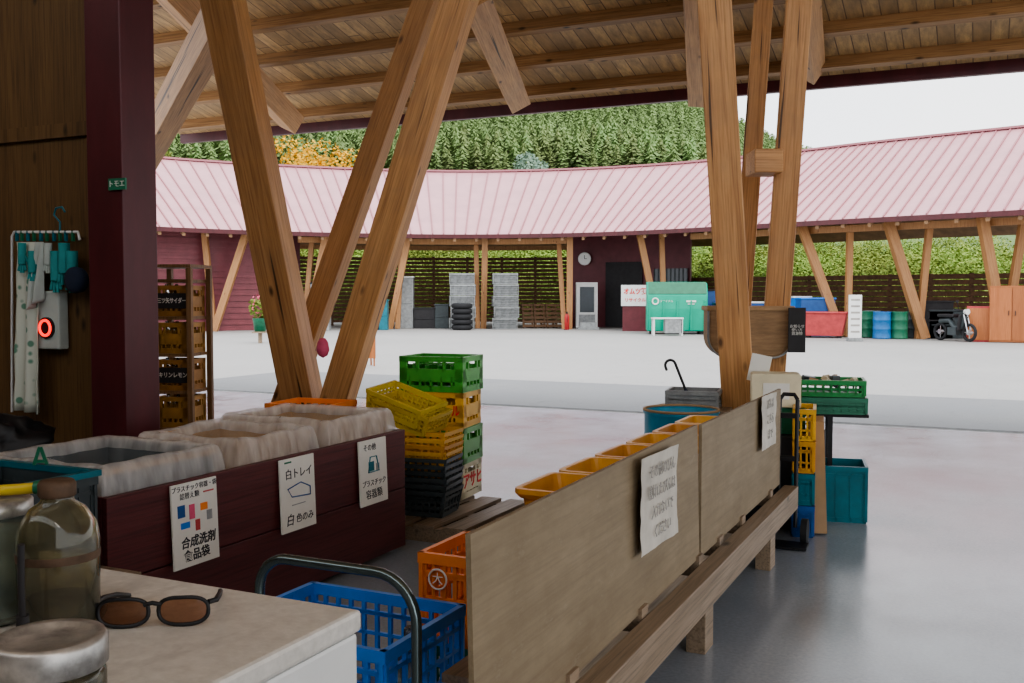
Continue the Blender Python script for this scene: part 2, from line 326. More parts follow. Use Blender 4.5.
# ---------------------------------------------------------------- left wall + column
WU=4.15
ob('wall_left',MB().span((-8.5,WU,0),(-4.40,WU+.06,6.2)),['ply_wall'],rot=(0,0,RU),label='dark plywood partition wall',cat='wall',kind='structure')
ob('trim_3',MB().span((-8.5,WU-.03,2.36),(-4.45,WU-.002,2.44)),['ply_wall'],rot=(0,0,RU),label='wooden batten across the plywood wall',cat='trim',kind='structure')
ob('maroon_column',MB().box((0,0,2.75),(.255,.24,5.5)),['maroon'],UV(3.98,-4.22),(0,0,RU),label='square column painted dark maroon beside plywood wall',cat='column',bev=.006)
ob('trim_4',MB().span((-4.42,WU-.09,0),(-4.375,WU-.003,5.4)),['black'],rot=(0,0,RU),label='black edge strip beside the maroon column',cat='trim',kind='structure')
t=thing('wall_tag','small green handwritten tag stuck on the maroon column','tag',UV(3.85,-4.135,2.03),RU)
ob('plate',MB().box((0.02,0,0),(.12,.012,.06)),['dgreen_p'],parent=t); text(t,'トモエ',.04,0.02,-.008,0,'paper')
def W(px,py,off=.06):
    r=ray(px,py); n=Vector((SA,CA,0)); t=(WU-off)/r.dot(n); return Vector((0,0,CAMZ))+r*t
t=thing('drying_rack','white wire drying rack hung on the plywood wall','rack',(0,0,0))
ob('frame',MB().tube([W(12,412),W(12,236),W(14,232),W(78,232),W(80,240)],.008),['white'],parent=t)
ob('hook',MB().tube([W(60,232),W(60,222),W(54,215),W(56,208),W(62,207),W(65,212)],.006),['teal_p'],parent=t)
for i,px in enumerate((17,22,28,34,41,47,54,60,66,73)):
    ob('clothespin',MB().box((0,0,0),(.016,.015,.06)),['dgreen_p' if i%2 else 'teal_p'],W(px,236),(0,0,RU),parent=t)
def drape(name,corners,mat,label,cat,folds=5,amp=.02,thick=.006):
    mb=MB(); nx,ny=20,16; a,b,c_,d=[Vector(c) for c in corners]; vs=[]
    for j in range(ny+1):
        for i in range(nx+1):
            s=i/nx;q=j/ny; p=(a*(1-s)+b*s)*(1-q)+(d*(1-s)+c_*s)*q
            p=p+Vector((-SA,-CA,0))*(amp*math.sin(s*folds*6.28+q*2)*(.3+q)+.01*noise.noise(p*8)); vs.append(p)
    mb.add(vs,[(j*(nx+1)+i,j*(nx+1)+i+1,(j+1)*(nx+1)+i+1,(j+1)*(nx+1)+i) for j in range(ny) for i in range(nx)],0,True)
    o=ob(name,mb,[mat],label=label,cat=cat); m=o.modifiers.new('s','SOLIDIFY'); m.thickness=thick; return o
drape('towel',[W(18,242,.09),W(38,242,.09),W(42,414,.09),W(18,410,.09)],'cloth_pat','long patterned white towel hanging from the drying rack','towel',2)
drape('towel',[W(36,242,.12),W(44,242,.12),W(40,300,.12),W(30,310,.12)],'cloth','short white cloth hanging from the drying rack','towel',1.5)
def glove(px,py,mat,lb,s=.62,off=.1):
    mb=MB(); base=W(px,py,off); V3=lambda x,y,z: Vector((x*s,y*s,z*s))
    mb.tube([base,base+V3(0,0,-.07),base+V3(0,-.005,-.13),base+V3(0,-.005,-.2)],.038*s,10)
    for k,dx in enumerate((-.03,-.01,.01,.03)): mb.tube([base+V3(dx*.8,0,-.19),base+V3(dx*1.1,-.01,-.25),base+V3(dx*1.2,-.01,-.29+abs(dx))],.0115*s,6)
    mb.tube([base+V3(.03,0,-.12),base+V3(.055,-.01,-.17),base+V3(.06,-.01,-.2)],.012*s,6)
    ob('glove',mb,[mat],label=lb,cat='glove',group='gloves on the drying rack')
for i,px in enumerate((22,32,48,56,64,72)):
    glove(px,243+(i%2)*8,'cloth' if i in(2,) else 'teal','white cotton glove clipped up to dry' if i in (2,) else 'small teal rubber glove clipped up to dry',.85 if i>2 else .62,.13 if i<2 else .1)
t=thing('wall_dispenser','white wall box with a glowing red ring','dispenser',W(53,320,.045),RU)
ob('body',MB().box((0,0,0),(.18,.07,.34)),['cloth'],parent=t,bev=.01)
ob('dial',MB().cyl((-.005,-.034,-.045),(-.005,-.050,-.045),.062,n=28),['black'],parent=t)
ob('light_ring',MB().tube([(.044*math.cos(a)-.005,-.053,.044*math.sin(a)-.045) for a in [i*math.pi/14 for i in range(28)]],.0085,8,0,True),['redglow'],parent=t)
mb=MB(); mb.lathe([(.07,0),(.075,.03),(.07,.05),(.04,.06),(0,.06)])
ob('cap',mb,['navy'],W(80,280,.10),(math.pi/2,0,RU),label='dark navy cap hanging on the wall',cat='hat')
mb=MB(); vs=[]; n1,n2=40,20
for j in range(n2+1):
    th=math.pi*j/n2*.97; 
    for i in range(n1):
        a=2*math.pi*i/n1; d=Vector((math.cos(a)*math.sin(th),math.sin(a)*math.sin(th),-math.cos(th))); rr=1+.28*noise.noise(d*2.2)+.18*noise.noise(d*5)+.06*noise.noise(d*14); vs.append((d.x*rr*.30,d.y*rr*.2,.17+d.z*rr*.16))
mb.add(vs,[(j*n1+i,j*n1+(i+1)%n1,(j+1)*n1+(i+1)%n1,(j+1)*n1+i) for j in range(n2) for i in range(n1)],0,True)
ob('bag',mb,['black'],UV(3.68,-4.85,.47),(0,0,RU),label='slumped black plastic bag in the dark corner',cat='bag')
ob('storage_chest',MB().box((0,0,.22),(.9,.55,.44)),['dark'],UV(3.75,-4.95),(0,0,RU),label='dark low chest against the plywood wall',cat='chest',bev=.01)
# ---------------------------------------------------------------- recycling counter
PV=-2.95
t=thing('recycling_counter','dark maroon painted wooden counter enclosing the bins','counter',UV(2.68,PV),RU)
L=2.12
ob('front_panel',MB().span((-.03,0,.03),(0,L,.36)).span((-.03,0,.365),(0,L,.69)),['maroon_panel'],parent=t,bev=.003)
ob('end_panel',MB().span((-.80,0,.03),(-.031,.03,.69)),['maroon_panel'],parent=t)
ob('end_panel',MB().span((-.80,L-.03,.03),(-.031,L,.69)),['maroon_panel'],parent=t)
ob('back_panel',MB().span((-.83,0,.03),(-.801,L,.69)),['maroon_panel'],parent=t)
def sign(u,kind,label):
    s=thing('notice_sign',label,'sign',UV(u,PV+.018,.51),group='notice signs on the maroon counter',rot=(-.04,0,RS))
    ob('plate',MB().box((0,0,0),(.26,.008,.345)),['paper'],parent=s)
    def patch(x,z,w,h,mat): ob('illustration',MB().box((x,-.005,z),(w,.002,h)),[mat],parent=s)
    if kind==1:
        text(s,'プラスチック容器・袋',.026,0,-.005,.15,'ink'); text(s,'詰替え類',.028,-.03,-.005,.118,'ink')
        patch(.08,.12,.06,.006,'redc'); patch(-.08,.06,.04,.05,'dblue_p'); patch(-.02,.05,.03,.06,'pink'); patch(.05,.06,.04,.03,'orange_p'); patch(.08,.02,.03,.04,'lgrey_p'); patch(-.06,0,.05,.025,'blue_p'); patch(.01,-.01,.025,.045,'redc')
        text(s,'合成洗剤',.050,.01,-.005,-.075,bold=.0008,shear=.15); text(s,'食品袋',.050,.0,-.005,-.13,bold=.0008,shear=-.1)
    elif kind==2:
        patch(-.07,.155,.05,.008,'dgreen_p'); text(s,'白トレイ',.052,.01,-.005,.095)
        ob('illustration',MB().tube([(-.08,-.006,.03),(.02,-.006,.05),(.09,-.006,.02),(.09,-.006,-.02),(-.05,-.006,-.01)],.003,6,0,True),['dblue_p'],parent=s)
        patch(.0,-.05,.10,.004,'lgrey_p'); text(s,'白',.06,-.07,-.005,-.12,shear=.2); text(s,'色のみ',.045,.04,-.005,-.12,shear=.2)
    else:
        text(s,'その他',.04,-.03,-.005,.13); ob('illustration',MB().tube([(-.03,-.006,.08),(.03,-.006,.08),(.05,-.006,-.0),(-.05,-.006,-.0)],.004,6,0,True),['teal_p'],parent=s)
        patch(-.02,.03,.05,.05,'teal_p'); patch(.04,.02,.03,.04,'lgrey_p'); text(s,'プラスチック',.038,0,-.005,-.06,shear=.15); text(s,'容器類',.052,0,-.005,-.12,shear=-.1)
sign(3.12,1,'white notice about plastic packaging with coloured drawings'); sign(3.80,2,'white notice about white trays with line drawing'); sign(4.445,3,'white notice about other plastics with teal drawing')
def liner(u0,u1,v0,v1,zr,seed):
    cu,cv=(u0+u1)/2,(v0+v1)/2; hx,hy=(v1-v0)/2,(u1-u0)/2; mb=MB(); N=260
    rows=[(.042,-.20),(.040,-.16),(.036,-.12),(.030,-.08),(.023,-.035),(.014,.0),(-.0,.012),(-.014,.002),(-.018,-.04),(-.022,-.10),(-.026,-.18),(-.032,-.26),(-.04,-.38),(-.055,-.50)]
    for k,(o,z) in enumerate(rows):
        for i in range(N):
            s=i/N*4; side=int(s); f=s-side
            X,Y=hx+o,hy+o; c=[(-X,-Y),(X,-Y),(X,Y),(-X,Y)]; a=c[side]; b=c[(side+1)%4]
            x=a[0]+(b[0]-a[0])*f; y=a[1]+(b[1]-a[1])*f
            am=.006 if k in(5,6,7) else .018
            d=abs(noise.noise(Vector((x*11+seed,y*11,z*2))))*am+abs(noise.noise(Vector((x*24+seed,y*24,z*3))))*am*.5
            if k>7: d=-d
            L_=math.hypot(x,y)+1e-5
            mb.v.append((x+x/L_*d,y+y/L_*d,z+noise.noise(Vector((x*7+seed,y*7,3)))*(.10 if k==0 else .06 if k==1 else .012)))
    for k in range(len(rows)-1):
        for i in range(N): mb.f.append([k*N+i,k*N+(i+1)%N,(k+1)*N+(i+1)%N,(k+1)*N+i]); mb.m.append(0 if k<8 else 1); mb.s.append(True)
    ob('plastic_bag',mb,['film','film_in'],UV(cu,cv,zr),(0,0,RU),label='crumpled translucent bag draped over the bin rim',cat='bag',group='liners in the recycling bins')
def bin_(u0,u1,v0,v1,zr,mat,label):
    w,d=v1-v0,u1-u0; t=.012; mb=MB().box((0,0,.10),(w,d,.03),1)
    for sx in(-1,1): mb.box((sx*(w/2-t/2),0,zr/2),(t,d,zr-.01)); mb.box((0,sx*(d/2-t/2),zr/2),(w-2*t-.001,t,zr-.01))
    for sx in(-1,1): mb.box((sx*(w/2+.004),0,zr-.02),(.012,d+.02,.025),2); mb.box((0,sx*(d/2+.004),zr-.02),(w,.012,.025),2)
    ob('recycling_bin',mb,[mat,'dark','card'],UV((u0+u1)/2,(v0+v1)/2),(0,0,RU),label=label,cat='bin',group='recycling bins behind the counter')
for a in ((2.74,3.34,-3.66,-3.03,.79,'grey_p','open grey bin with translucent liner'),(3.50,4.02,-3.60,-3.03,.79,'card','open cardboard-lined bin with brown rim'),(4.18,4.74,-3.70,-3.03,.80,'card','large open bin with brown rim and bag')):
    bin_(*a); liner(a[0],a[1],a[2],a[3],a[4],a[0]*13)
mb=MB()
for i in range(26): mb.box((random.uniform(-.2,.2),random.uniform(-.18,.18),random.uniform(0,.05)),(random.uniform(.08,.16),random.uniform(.08,.14),.03),0,(random.uniform(-.5,.5),random.uniform(-.5,.5),random.uniform(0,3)))
for u,v in((3.76,-3.32),(4.46,-3.36),(3.04,-3.34)): ob('foam_trays',mb,['white'],UV(u,v,.16),(0,0,u),label='loose pile of pale trays inside the bin',cat='tray',kind='stuff')
# ---------------------------------------------------------------- crates
def crate(w,d,h,nx=8,nzz=3,t=.012,rim=.03,solid=False,taper=0):
    mb=MB().box((0,0,.008),(w-.01,d-.01,.014))
    for ax in(0,1):
        L_=(w,d)[ax]; P_=(d,w)[ax]
        for s in(-1,1):
            def B(c,z,l,hh,tt=t,out=0):
                p=s*(P_/2-t/2+out)
                mb.box((c,p,z) if ax==0 else (p,c,z),(l,tt,hh) if ax==0 else (tt,l,hh))
            B(0,h-rim/2,L_+.012,rim,t*1.6,.004); B(0,.015,L_,.03)
            n=nx if ax==0 else max(3,int(nx*d/w))
            if solid: B(0,h/2,L_-.004,h-.02,t*.5,-.001)
            for i in range(n+1): B(-L_/2+.008+(L_-.016)*i/n,h/2,.012 if 0<i<n else .03,h-.02)
            for k in range(1,nzz+1): B(0,h*k/(nzz+1),L_-.01,.010)
            B(0,h-rim*1.9,L_-.002,.014)
    if taper: mb.v=[(x*(1-taper*(1-z/h)),y*(1-taper*(1-z/h)),z) for x,y,z in mb.v]
    return mb
def tub(w,d,h,t=.008):   # smooth tapered tub with rolled rim
    def ringp(ww,dd,z,r=.04):
        out=[]
        for cx,cy,a0 in((1,1,0),(-1,1,1),(-1,-1,2),(1,-1,3)):
            for i in range(5):
                a=a0*math.pi/2+i*math.pi/8; out.append((cx*(ww/2-r)+r*math.cos(a),cy*(dd/2-r)+r*math.sin(a),z))
        return out
    prof=[(-.05,0),(-.01,h*.9),(0,h*.9),(.012,h-.018),(.012,h),(-.008,h),(-.016,h*.88),(-.06,.012)]
    mb=MB(); rs=[ringp(w+2*o,d+2*o,z) for o,z in prof]; n=20; vs=[p for r in rs for p in r]
    mb.add(vs,[(k*n+i,k*n+(i+1)%n,(k+1)*n+(i+1)%n,(k+1)*n+i) for k in range(len(rs)-1) for i in range(n)]+[tuple(reversed(range(n))),tuple(range((len(rs)-1)*n,len(rs)*n))],0,False)
    return mb
def beer(w=.46,d=.36,h=.265):
    mb=MB().box((0,0,.01),(w-.02,d-.02,.015))
    for ax in(0,1):
        L_=(w,d)[ax]; P_=(d,w)[ax]
        for s in(-1,1):
            def B(c,z,l,hh,tt=.014):
                p=s*(P_/2-tt/2); mb.box((c,p,z) if ax==0 else (p,c,z),(l,tt,hh) if ax==0 else (tt,l,hh))
            B(0,h-.018,L_+.0,.036,.02); B(0,.02,L_,.04,.018); B(0,h*.47,L_-.01,.085)
            for c in(-1,1): B(c*(L_/2-.03),h/2,.055,h-.01,.016); 
            for c in(-.55,-.28,0,.28,.55): B(c*L_/2*1.2,h*.25,.014,h*.4)
            for c in(-.42,.42): B(c*L_/2,h*.72,.02,h*.3)
    for i in range(1,5): mb.box((-w/2+w*i/5,0,h*.45),(.004,d-.03,h*.6))
    for i in range(1,4): mb.box((0,-d/2+d*i/4,h*.45),(w-.03,.004,h*.6))
    return mb
gp='beer crates stacked beside the counter'
SX,SY=XW(440,6.72),6.72
pb=MB()
for i in range(6): pb.box((-.5+.2*i,0,.10),(.14,.9,.02))
for y in(-.4,0,.4): pb.box((0,y,.05),(1.15,.08,.08))
ob('pallet',pb,['grey_wood'],UV(5.45,-3.05,-.009),(0,0,RU),label='low weathered wooden pallet under the crates',cat='pallet')
z0=.102; BH=.234
for i,(mt,lb,tx) in enumerate((('white_p','cream plastic bottle crate with red lettering','アサヒ'),('green_p','green plastic bottle crate in the stack',None),('yellow_p','orange-yellow plastic bottle crate in the stack','ビール'),('green_p','bright green plastic bottle crate on top',None))):
    t=thing('beer_crate',lb,'crate',(SX+.01*(i%2),SY,z0+i*(BH+.002)),-.35+.03*(i%3),gp)
    ob('body',beer(h=BH),[mt],parent=t)
    if mt=='white_p':
        ob('label_panel',MB().box((0.0,-.184,.11),(.42,.006,.12)),['white_p'],parent=t); ob('stripe',MB().box((0,-.182,.03),(.40,.004,.015)),['redink'],parent=t); text(t,tx,.12,.145,-.189,.113,'redink',bold=.003,sx=.45)
        ob('label_panel',MB().box((.233,0,.11),(.006,.32,.12)),['white_p'],parent=t); text(t,tx,.11,.238,0,.11,'redink',rot=(math.pi/2,0,math.pi/2),bold=.003)
    elif tx: text(t,tx,.08,.12,-.184,.11,'redink',bold=.003,sx=.7)
bx,by=XW(427,6.12),6.12
gm=crate(.35,.29,.16,7,2,.01,.024,taper=.16).mesh('basket',['grey_p']); ym=crate(.35,.29,.16,7,2,.01,.024,taper=.16).mesh('basket_y',['yellow_p'])
for i in range(10):
    ob('stacking_basket',gm if i<6 else ym,loc=(bx,by,z0+i*.040),rot=(0,0,-.32+.04*random.uniform(-1,1)),label='dark grey plastic basket nested in the stack' if i<6 else 'yellow-orange plastic basket nested in the stack',cat='basket',group='nested baskets on the pallet')
ym2=crate(.40,.30,.13,10,4,.01,.026,taper=.08).mesh('basket_l',['lemon_p'])
zt=z0+9*.040+.16
ob('stacking_basket',ym2,loc=(XW(408,6.15),6.15,zt+.03),rot=(.08,.27,-.40),label='yellow lattice basket lying tilted on the stack',cat='basket')
ob('stacking_basket',ym2,loc=(XW(403,6.16),6.16,zt+.085),rot=(.10,.30,-.46),label='yellow lattice basket nested in a tilted one',cat='basket')
lx,ly=XW(180,7.9),7.9
t=thing('crate_rack','tall brown wooden rack holding drink crates','rack',(lx,ly,0),-.12)
for sx in(-1,1):
    for sy in(-1,1): ob('post',MB().box((sx*.165,sy*.18,.83),(.04,.04,1.66)),['brown_wood'],parent=t)
for k in range(6): ob('shelf',MB().box((0,0,.11+k*.29),(.289,.33,.025)),['brown_wood'],parent=t)
ob('top_board',MB().box((0,0,1.675),(.37,.40,.025)),['brown_wood'],parent=t)
for k,(tx,mt) in enumerate(((None,'dullyellow_p'),(None,'dullyellow_p'),('キリンレモン','dullyellow_p'),(None,'dullyellow_p'),('三ツ矢サイダー','dullyellow_p'))):
    c=thing('drink_crate','worn yellow drink crate with dark lettered panel on the rack' if tx else 'worn yellow drink crate of bottles on the rack','crate',(lx,ly,.124+k*.29),-.12,'drink crates on the rack')
    ob('body',beer(.28,.31,.24),[mt],parent=c)
    if tx:
        ob('label_panel',MB().box((0,-.157,.12),(.265,.004,.12)),['dark'],parent=c); text(c,tx,.045,0.01,-.161,.12,'paper',bold=.0012,sx=.235/(.045*len(tx)))
    for b_ in range(3): ob('bottle',MB().lathe([(0,.02),(.03,.02),(.03,.17),(.013,.21),(.013,.25),(0,.252)],10),['glass'],(-.085+.085*b_,-.05,0),parent=c)
ob('storage_crate',crate(.42,.36,.34,8,2),['orange_p'],UV(5.02,-3.76,.45),(0,0,RU+.1),label='orange plastic crate behind the bins',cat='crate')
ob('low_shelf',MB().box((0,0,.43),(.8,.5,.03)).box((-.36,0,.205),(.03,.48,.41)).box((.36,0,.205),(.03,.48,.41)),['grey_wood'],UV(5.10,-3.80),(0,0,RU),label='low wooden shelf holding an orange crate',cat='shelf')
# ---------------------------------------------------------------- bench with board
BV=-1.05
t=thing('sorting_bench','long weathered timber bench carrying the crate row','bench',UV(2.35,BV),RU)
ob('deck',MB().span((-.50,.78,.385),(-.03,3.45,.41)).span((-.28,0,.385),(-.03,.78,.41)),['grey_wood'],parent=t)
ob('rail',MB().span((.02,.0,.22),(.10,3.5,.35)),['grey_wood'],parent=t,bev=.004)
ob('rail',MB().span((-.50,.78,.25),(-.44,3.5,.384)),['grey_wood'],parent=t)
for y in(.1,1.55,2.9): ob('leg',MB().span((-.02,y,0),(.06,y+.13,.219)),['grey_wood'],parent=t,bev=.003)
for y in(.85,2.9): ob('leg',MB().span((-.50,y,0),(-.41,y+.13,.249)),['grey_wood'],parent=t)
for y in(.85,1.6,1.95,2.4,3.1): ob('cross_beam',MB().span((-.43,y,.30),(.019,y+.07,.384)),['grey_wood'],parent=t)
ob('cross_beam',MB().span((-.28,.2,.30),(.019,.27,.384)),['grey_wood'],parent=t)
ob('lower_rail',MB().span((-.25,.0,.05),(-.20,3.5,.16)),['grey_wood'],parent=t)
for a,b_,tl,tp in((2.0,4.0,-.02,-.008),(4.02,5.78,.0,0)):
    ob('plywood_board',MB().box(((b_-a)/2,0,.275),(b_-a-.005,.014,.55)),['ply_board'],UV(a,BV,.365 if tp==0 else .352),(tl,tp,RS),label='weathered grey-tan plywood board screening the crates',cat='board',group='plywood screen boards')
def paper_on(u,z,w,h,lines,size,label):
    s=thing('paper_notice',label,'notice',UV(u,BV+.026,z),rot=(-.01,.02,RS))
    mb=MB(); n=16; vs=[]
    for j in range(n+1):
        for i in range(n+1):
            x=-w/2+w*i/n; zz=-h/2+h*j/n; vs.append((x,-.004-.007*noise.noise(Vector((x*14,zz*14,u)))-.003*noise.noise(Vector((x*40,zz*40,u))),zz))
    mb.add(vs,[(j*(n+1)+i,j*(n+1)+i+1,(j+1)*(n+1)+i+1,(j+1)*(n+1)+i) for j in range(n) for i in range(n)],0,True)
    ob('sheet',mb,['oldpaper'],parent=s)
    for k,l in enumerate(lines): text(s,l,size,0,-.0125,h*.32-k*size*1.35,'fadedink',shear=.1)
paper_on(3.37,.735,.44,.33,['その他のびん','割れたびんは','入れないで','ください'],.052,'sun-bleached handwritten paper notice taped to the plywood')
paper_on(5.32,.785,.38,.28,['びんは','こちら','まで'],.06,'small paper notice taped at the board end')
gl='tubs lined up on the bench'
ob('storage_crate',crate(.30,.32,.30,7,3,.012,.035),['orange_p'],UV(2.97,-1.52,.302),(0,0,RU),label='orange plastic crate at the end of the row',cat='crate')
ob('storage_crate',crate(.30,.32,.30,7,3,.012,.035),['dgreen_p'],UV(2.97,-1.52,.001),(0,0,RU),label='dark crate on the floor under an orange one',cat='crate')
ob('plastic_tub',tub(.21,.46,.33),['tub'],UV(2.80,-1.20,.412),(0,0,RU),label='narrow amber plastic tub at the bench end',cat='tub',group=gl)
cy=tub(.40,.36,.345).mesh('tub',['tub'])
for i in range(6):
    ob('plastic_tub',cy,loc=UV(3.39+i*.41,-1.31,.412),rot=(0,0,RU+random.uniform(-.015,.015)),label='open amber-orange plastic tub in the row on the bench',cat='tub',group=gl)
lg=thing('crate_emblem','circled character emblem on the orange crate','emblem',UV(2.805,-1.60,.52),RU)
ob('ring',MB().tube([(.033*math.cos(a),-.003,.033*math.sin(a)) for a in [i*math.pi/12 for i in range(24)]],.0035,6,0,True),['paper'],parent=lg); text(lg,'大',.042,0,-.004,0,'paper')
# ---------------------------------------------------------------- trolley and blue crate
t=thing('platform_trolley','flat platform trolley with curved dark metal handle','trolley',UV(2.10,-1.5),RU)
ob('deck',MB().box((-.08,.36,.16),(.56,.62,.03)),['dblue_p'],parent=t,bev=.01)
hp=[(-.25,0,.17),(-.25,0,.60)]+[(-.25+.09*(1-math.cos(a)),0,.66+.09*math.sin(a)) for a in [i*math.pi/16 for i in range(9)]]+[(.24-.12*(1-math.cos(a)),0,.63+.12*math.sin(a)) for a in [math.pi/2-i*math.pi/16 for i in range(9)]]+[(.24,0,.17)]
ob('handle',MB().tube(hp,.014,10),['paint_tube'],parent=t)
ob('handle_bracket',MB().span((-.27,-.02,.145),(.26,.05,.175)),['dblue_p'],parent=t)
for x in(-.27,.1):
    for y in(.1,.6): ob('wheel',MB().cyl((x-.015,y,.07),(x+.015,y,.07),.07,n=18).box((x,y,.135),(.05,.05,.02)),['rubber'],parent=t)
ob('basket',crate(.56,.44,.33,11,4,.012,.035),['blue_p'],UV(2.42,-1.70,.177),(0,0,RU),label='bright blue lattice plastic basket on the trolley',cat='basket')
mb=MB().lathe([(.0,0),(.05,0),(.055,.12),(.05,.2),(.02,.24),(.02,.28),(0,.28)],18)
ob('jar',mb,['glass'],UV(2.50,-1.52,.22),(.3,0,.1),label='clear bottle lying in the blue basket',cat='bottle')
# ---------------------------------------------------------------- white appliance + things on it
FZ=1.04
t=thing('chest_appliance','white metal appliance with worn top','appliance',UV(1.075,-.727),RU)
ob('body',MB().span((-1.35,-.75,0),(-.004,-.004,FZ-.03)),['fridge'],parent=t,bev=.006)
ob('top',MB().span((-1.355,-.755,FZ-.029),(0,0,FZ)),['fridge_top'],parent=t,bev=.006)
s=thing('sunglasses','dark brown wraparound sunglasses with amber lenses','sunglasses',G(153,628,FZ)+Vector((0,0,.001)),.12)
for sx in(-1,1):
    pts=[(sx*(.036+.030*math.copysign(abs(math.cos(a))**.7,math.cos(a))),.004*abs(math.cos(a)),.019+.017*math.copysign(abs(math.sin(a))**.8,math.sin(a))) for a in [i*math.pi/14 for i in range(28)]]
    ob('rim',MB().tube(pts,.0026,6,0,True),['black'],parent=s)
    mb=MB(); mb.add([(p[0],p[1],p[2]) for p in pts]+[(sx*.036,-.004,.019)],[(i,(i+1)%28,28) for i in range(28)],0,True); ob('lens',mb,['lens'],parent=s)
    ob('temple',MB().tube([(sx*.066,.004,.028),(sx*.074,.012,.028),(sx*.072,.05,.024),(sx*.066,.09,.016),(sx*.06,.125,.004)],.0036,6),['black'],parent=s)
ob('bridge',MB().tube([(-.010,0,.028),(0,-.002,.031),(.010,0,.028)],.003,6),['black'],parent=s)
bl=G(60,628,FZ)
t=thing('glass_bottle','old dirty clear glass bottle with rusty metal cap','bottle',bl)
ob('body',MB().lathe([(0,.002),(.042,.002),(.047,.01),(.048,.11),(.045,.13),(.032,.150),(.020,.158),(.018,.165),(.020,.170),(.017,.170),(.015,.158),(.029,.148),(.042,.128),(.045,.11),(.044,.012),(0,.008)]),['glass_y'],parent=t)
ob('residue',MB().lathe([(0,.0085),(.0415,.0125),(.0425,.028),(0,.030)]),['rust'],parent=t)
ob('grime_band',MB().lathe([(.0482,.088),(.0485,.09),(.0485,.096),(.0482,.098)]),['rust'],parent=t)
ob('cap',MB().lathe([(.0205,.164),(.022,.166),(.022,.180),(.019,.184),(0,.184)]),['rust'],parent=t)
t=thing('storage_jar','cloudy glass jar with a dull metal lid','jar',G(-10,618,FZ))
ob('body',MB().lathe([(0,.002),(.052,.002),(.056,.01),(.056,.12),(.05,.135),(.047,.135),(.052,.12),(.052,.012),(0,.008)]),['glass_c'],parent=t)
ob('lid',MB().lathe([(.051,.134),(.053,.136),(.053,.150),(.048,.154),(0,.154)]),['lidmetal'],parent=t)
jp=G(-10,618,FZ)
t=thing('yellow_tool','yellow-handled tool lying across the jar lid','tool',jp+Vector((0,0,.162)),rot=(0,-.06,.1))
ob('handle',MB().tube([(-.06,0,0),(-.02,0,.001),(.03,0,0),(.058,0,.0)],.007,10),['lemon_p'],parent=t); ob('tip',MB().tube([(.058,0,0),(.066,0,.0)],.0085,10),['dgreen_p'],parent=t)
mb=MB().tube([(0,0,0),(0,0,.08),(.002,0,.13)],.004,8).cyl((0,0,0),(0,0,.045),.007)
ob('paint_brush',mb,['dark'],G(24,652,FZ),(.12,.04,0),label='dark handled brush standing beside the bottle',cat='brush')
t=thing('lidded_jar','squat glass jar with tarnished metal screw lid','jar',(D(50,640,.93).x,.93,FZ))
ob('glass',MB().lathe([(0,.001),(.045,.001),(.05,.008),(.05,.05),(.046,.06),(.044,.06),(.046,.05),(.046,.008),(0,.005)]),['glass_y'],parent=t)
ob('lid',MB().lathe([(.050,.058),(.052,.060),(.052,.083),(.049,.088),(.040,.087),(.038,.084),(0,.084)]),['lidmetal'],parent=t)
ob('contents',MB().lathe([(0,.0055),(.0455,.0085),(.0455,.03),(0,.032)]),['rust'],parent=t)
t=thing('storage_crate','grey open crate with a teal rim beside the counter','crate',UV(2.38,-3.17,.45),RU)
ob('body',crate(.50,.45,.34,8,1,.012,.03,True),['grey_p'],parent=t)
mb=MB()
for sx in(-1,1): mb.box((sx*.25,0,.352),(.03,.48,.022)); mb.box((0,sx*.225,.352),(.469,.03,.022))
ob('rim',mb,['teal_p'],parent=t)
ob('low_table',MB().box((0,0,.43),(.9,.6,.03)).box((-.4,0,.21),(.04,.55,.41)).box((.4,0,.21),(.04,.55,.41)),['grey_wood'],UV(2.35,-3.2),(0,0,RU),label='low worn table under the teal-rimmed crate',cat='table')
ob('clothespin',MB().box((-.012,0,.02),(.012,.012,.07),0,(0,.3,0)).box((.012,0,.02),(.012,.012,.07),0,(0,-.3,0)).box((0,0,.0),(.03,.014,.012)),['dgreen_p'],UV(2.60,-3.2,.825),(0,0,.3),label='green plastic clothespin on the crate rim',cat='clothespin')
# ---------------------------------------------------------------- right cluster
t=thing('metal_drum','open blue steel drum behind the board','drum',(XW(682,6.1),6.1,0))
ob('body',MB().lathe([(0,.01),(.225,.01),(.225,.25),(.232,.26),(.225,.27),(.225,.5),(.232,.51),(.225,.52),(.225,.72),(.235,.735),(.225,.745),(.215,.73),(.215,.03),(0,.03)],36),['tealdrum'],parent=t)
ob('rim',MB().tube([(.228*math.cos(a),.228*math.sin(a),.748) for a in [i*math.pi/18 for i in range(36)]],.008,6,0,True),['card'],parent=t)
ob('contents',MB().lathe([(.214,.60),(.1,.66),(0,.65)],24),['card'],parent=t)
ob('dish_rack',crate(.34,.30,.12,7,1,solid=True),['lgrey_p'],(XW(695,6.75),6.75,.69),(0,0,-.3),label='pale grey plastic tray behind the drum',cat='tray')
ob('side_table',MB().box((0,0,.67),(.5,.45,.03)).box((-.22,-.19,.33),(.04,.04,.65)).box((.22,-.19,.33),(.04,.04,.65)).box((-.22,.19,.33),(.04,.04,.65)).box((.22,.19,.33),(.04,.04,.65)),['grey_wood'],(XW(694,6.75),6.75,0),(0,0,-.3),label='small wooden side table behind the drum',cat='table')
t=thing('umbrella','folded black umbrella with curved hook handle','umbrella',(XW(692,6.72),6.72,.71),rot=(0,-.38,0))
ob('handle',MB().tube([(0,0,.08),(0,0,.30)]+[(-.035+.035*math.cos(a),0,.30+.035*math.sin(a)) for a in [i*math.pi/8 for i in range(1,9)]]+[(-.07,0,.275)],.009,8),['black'],parent=t)
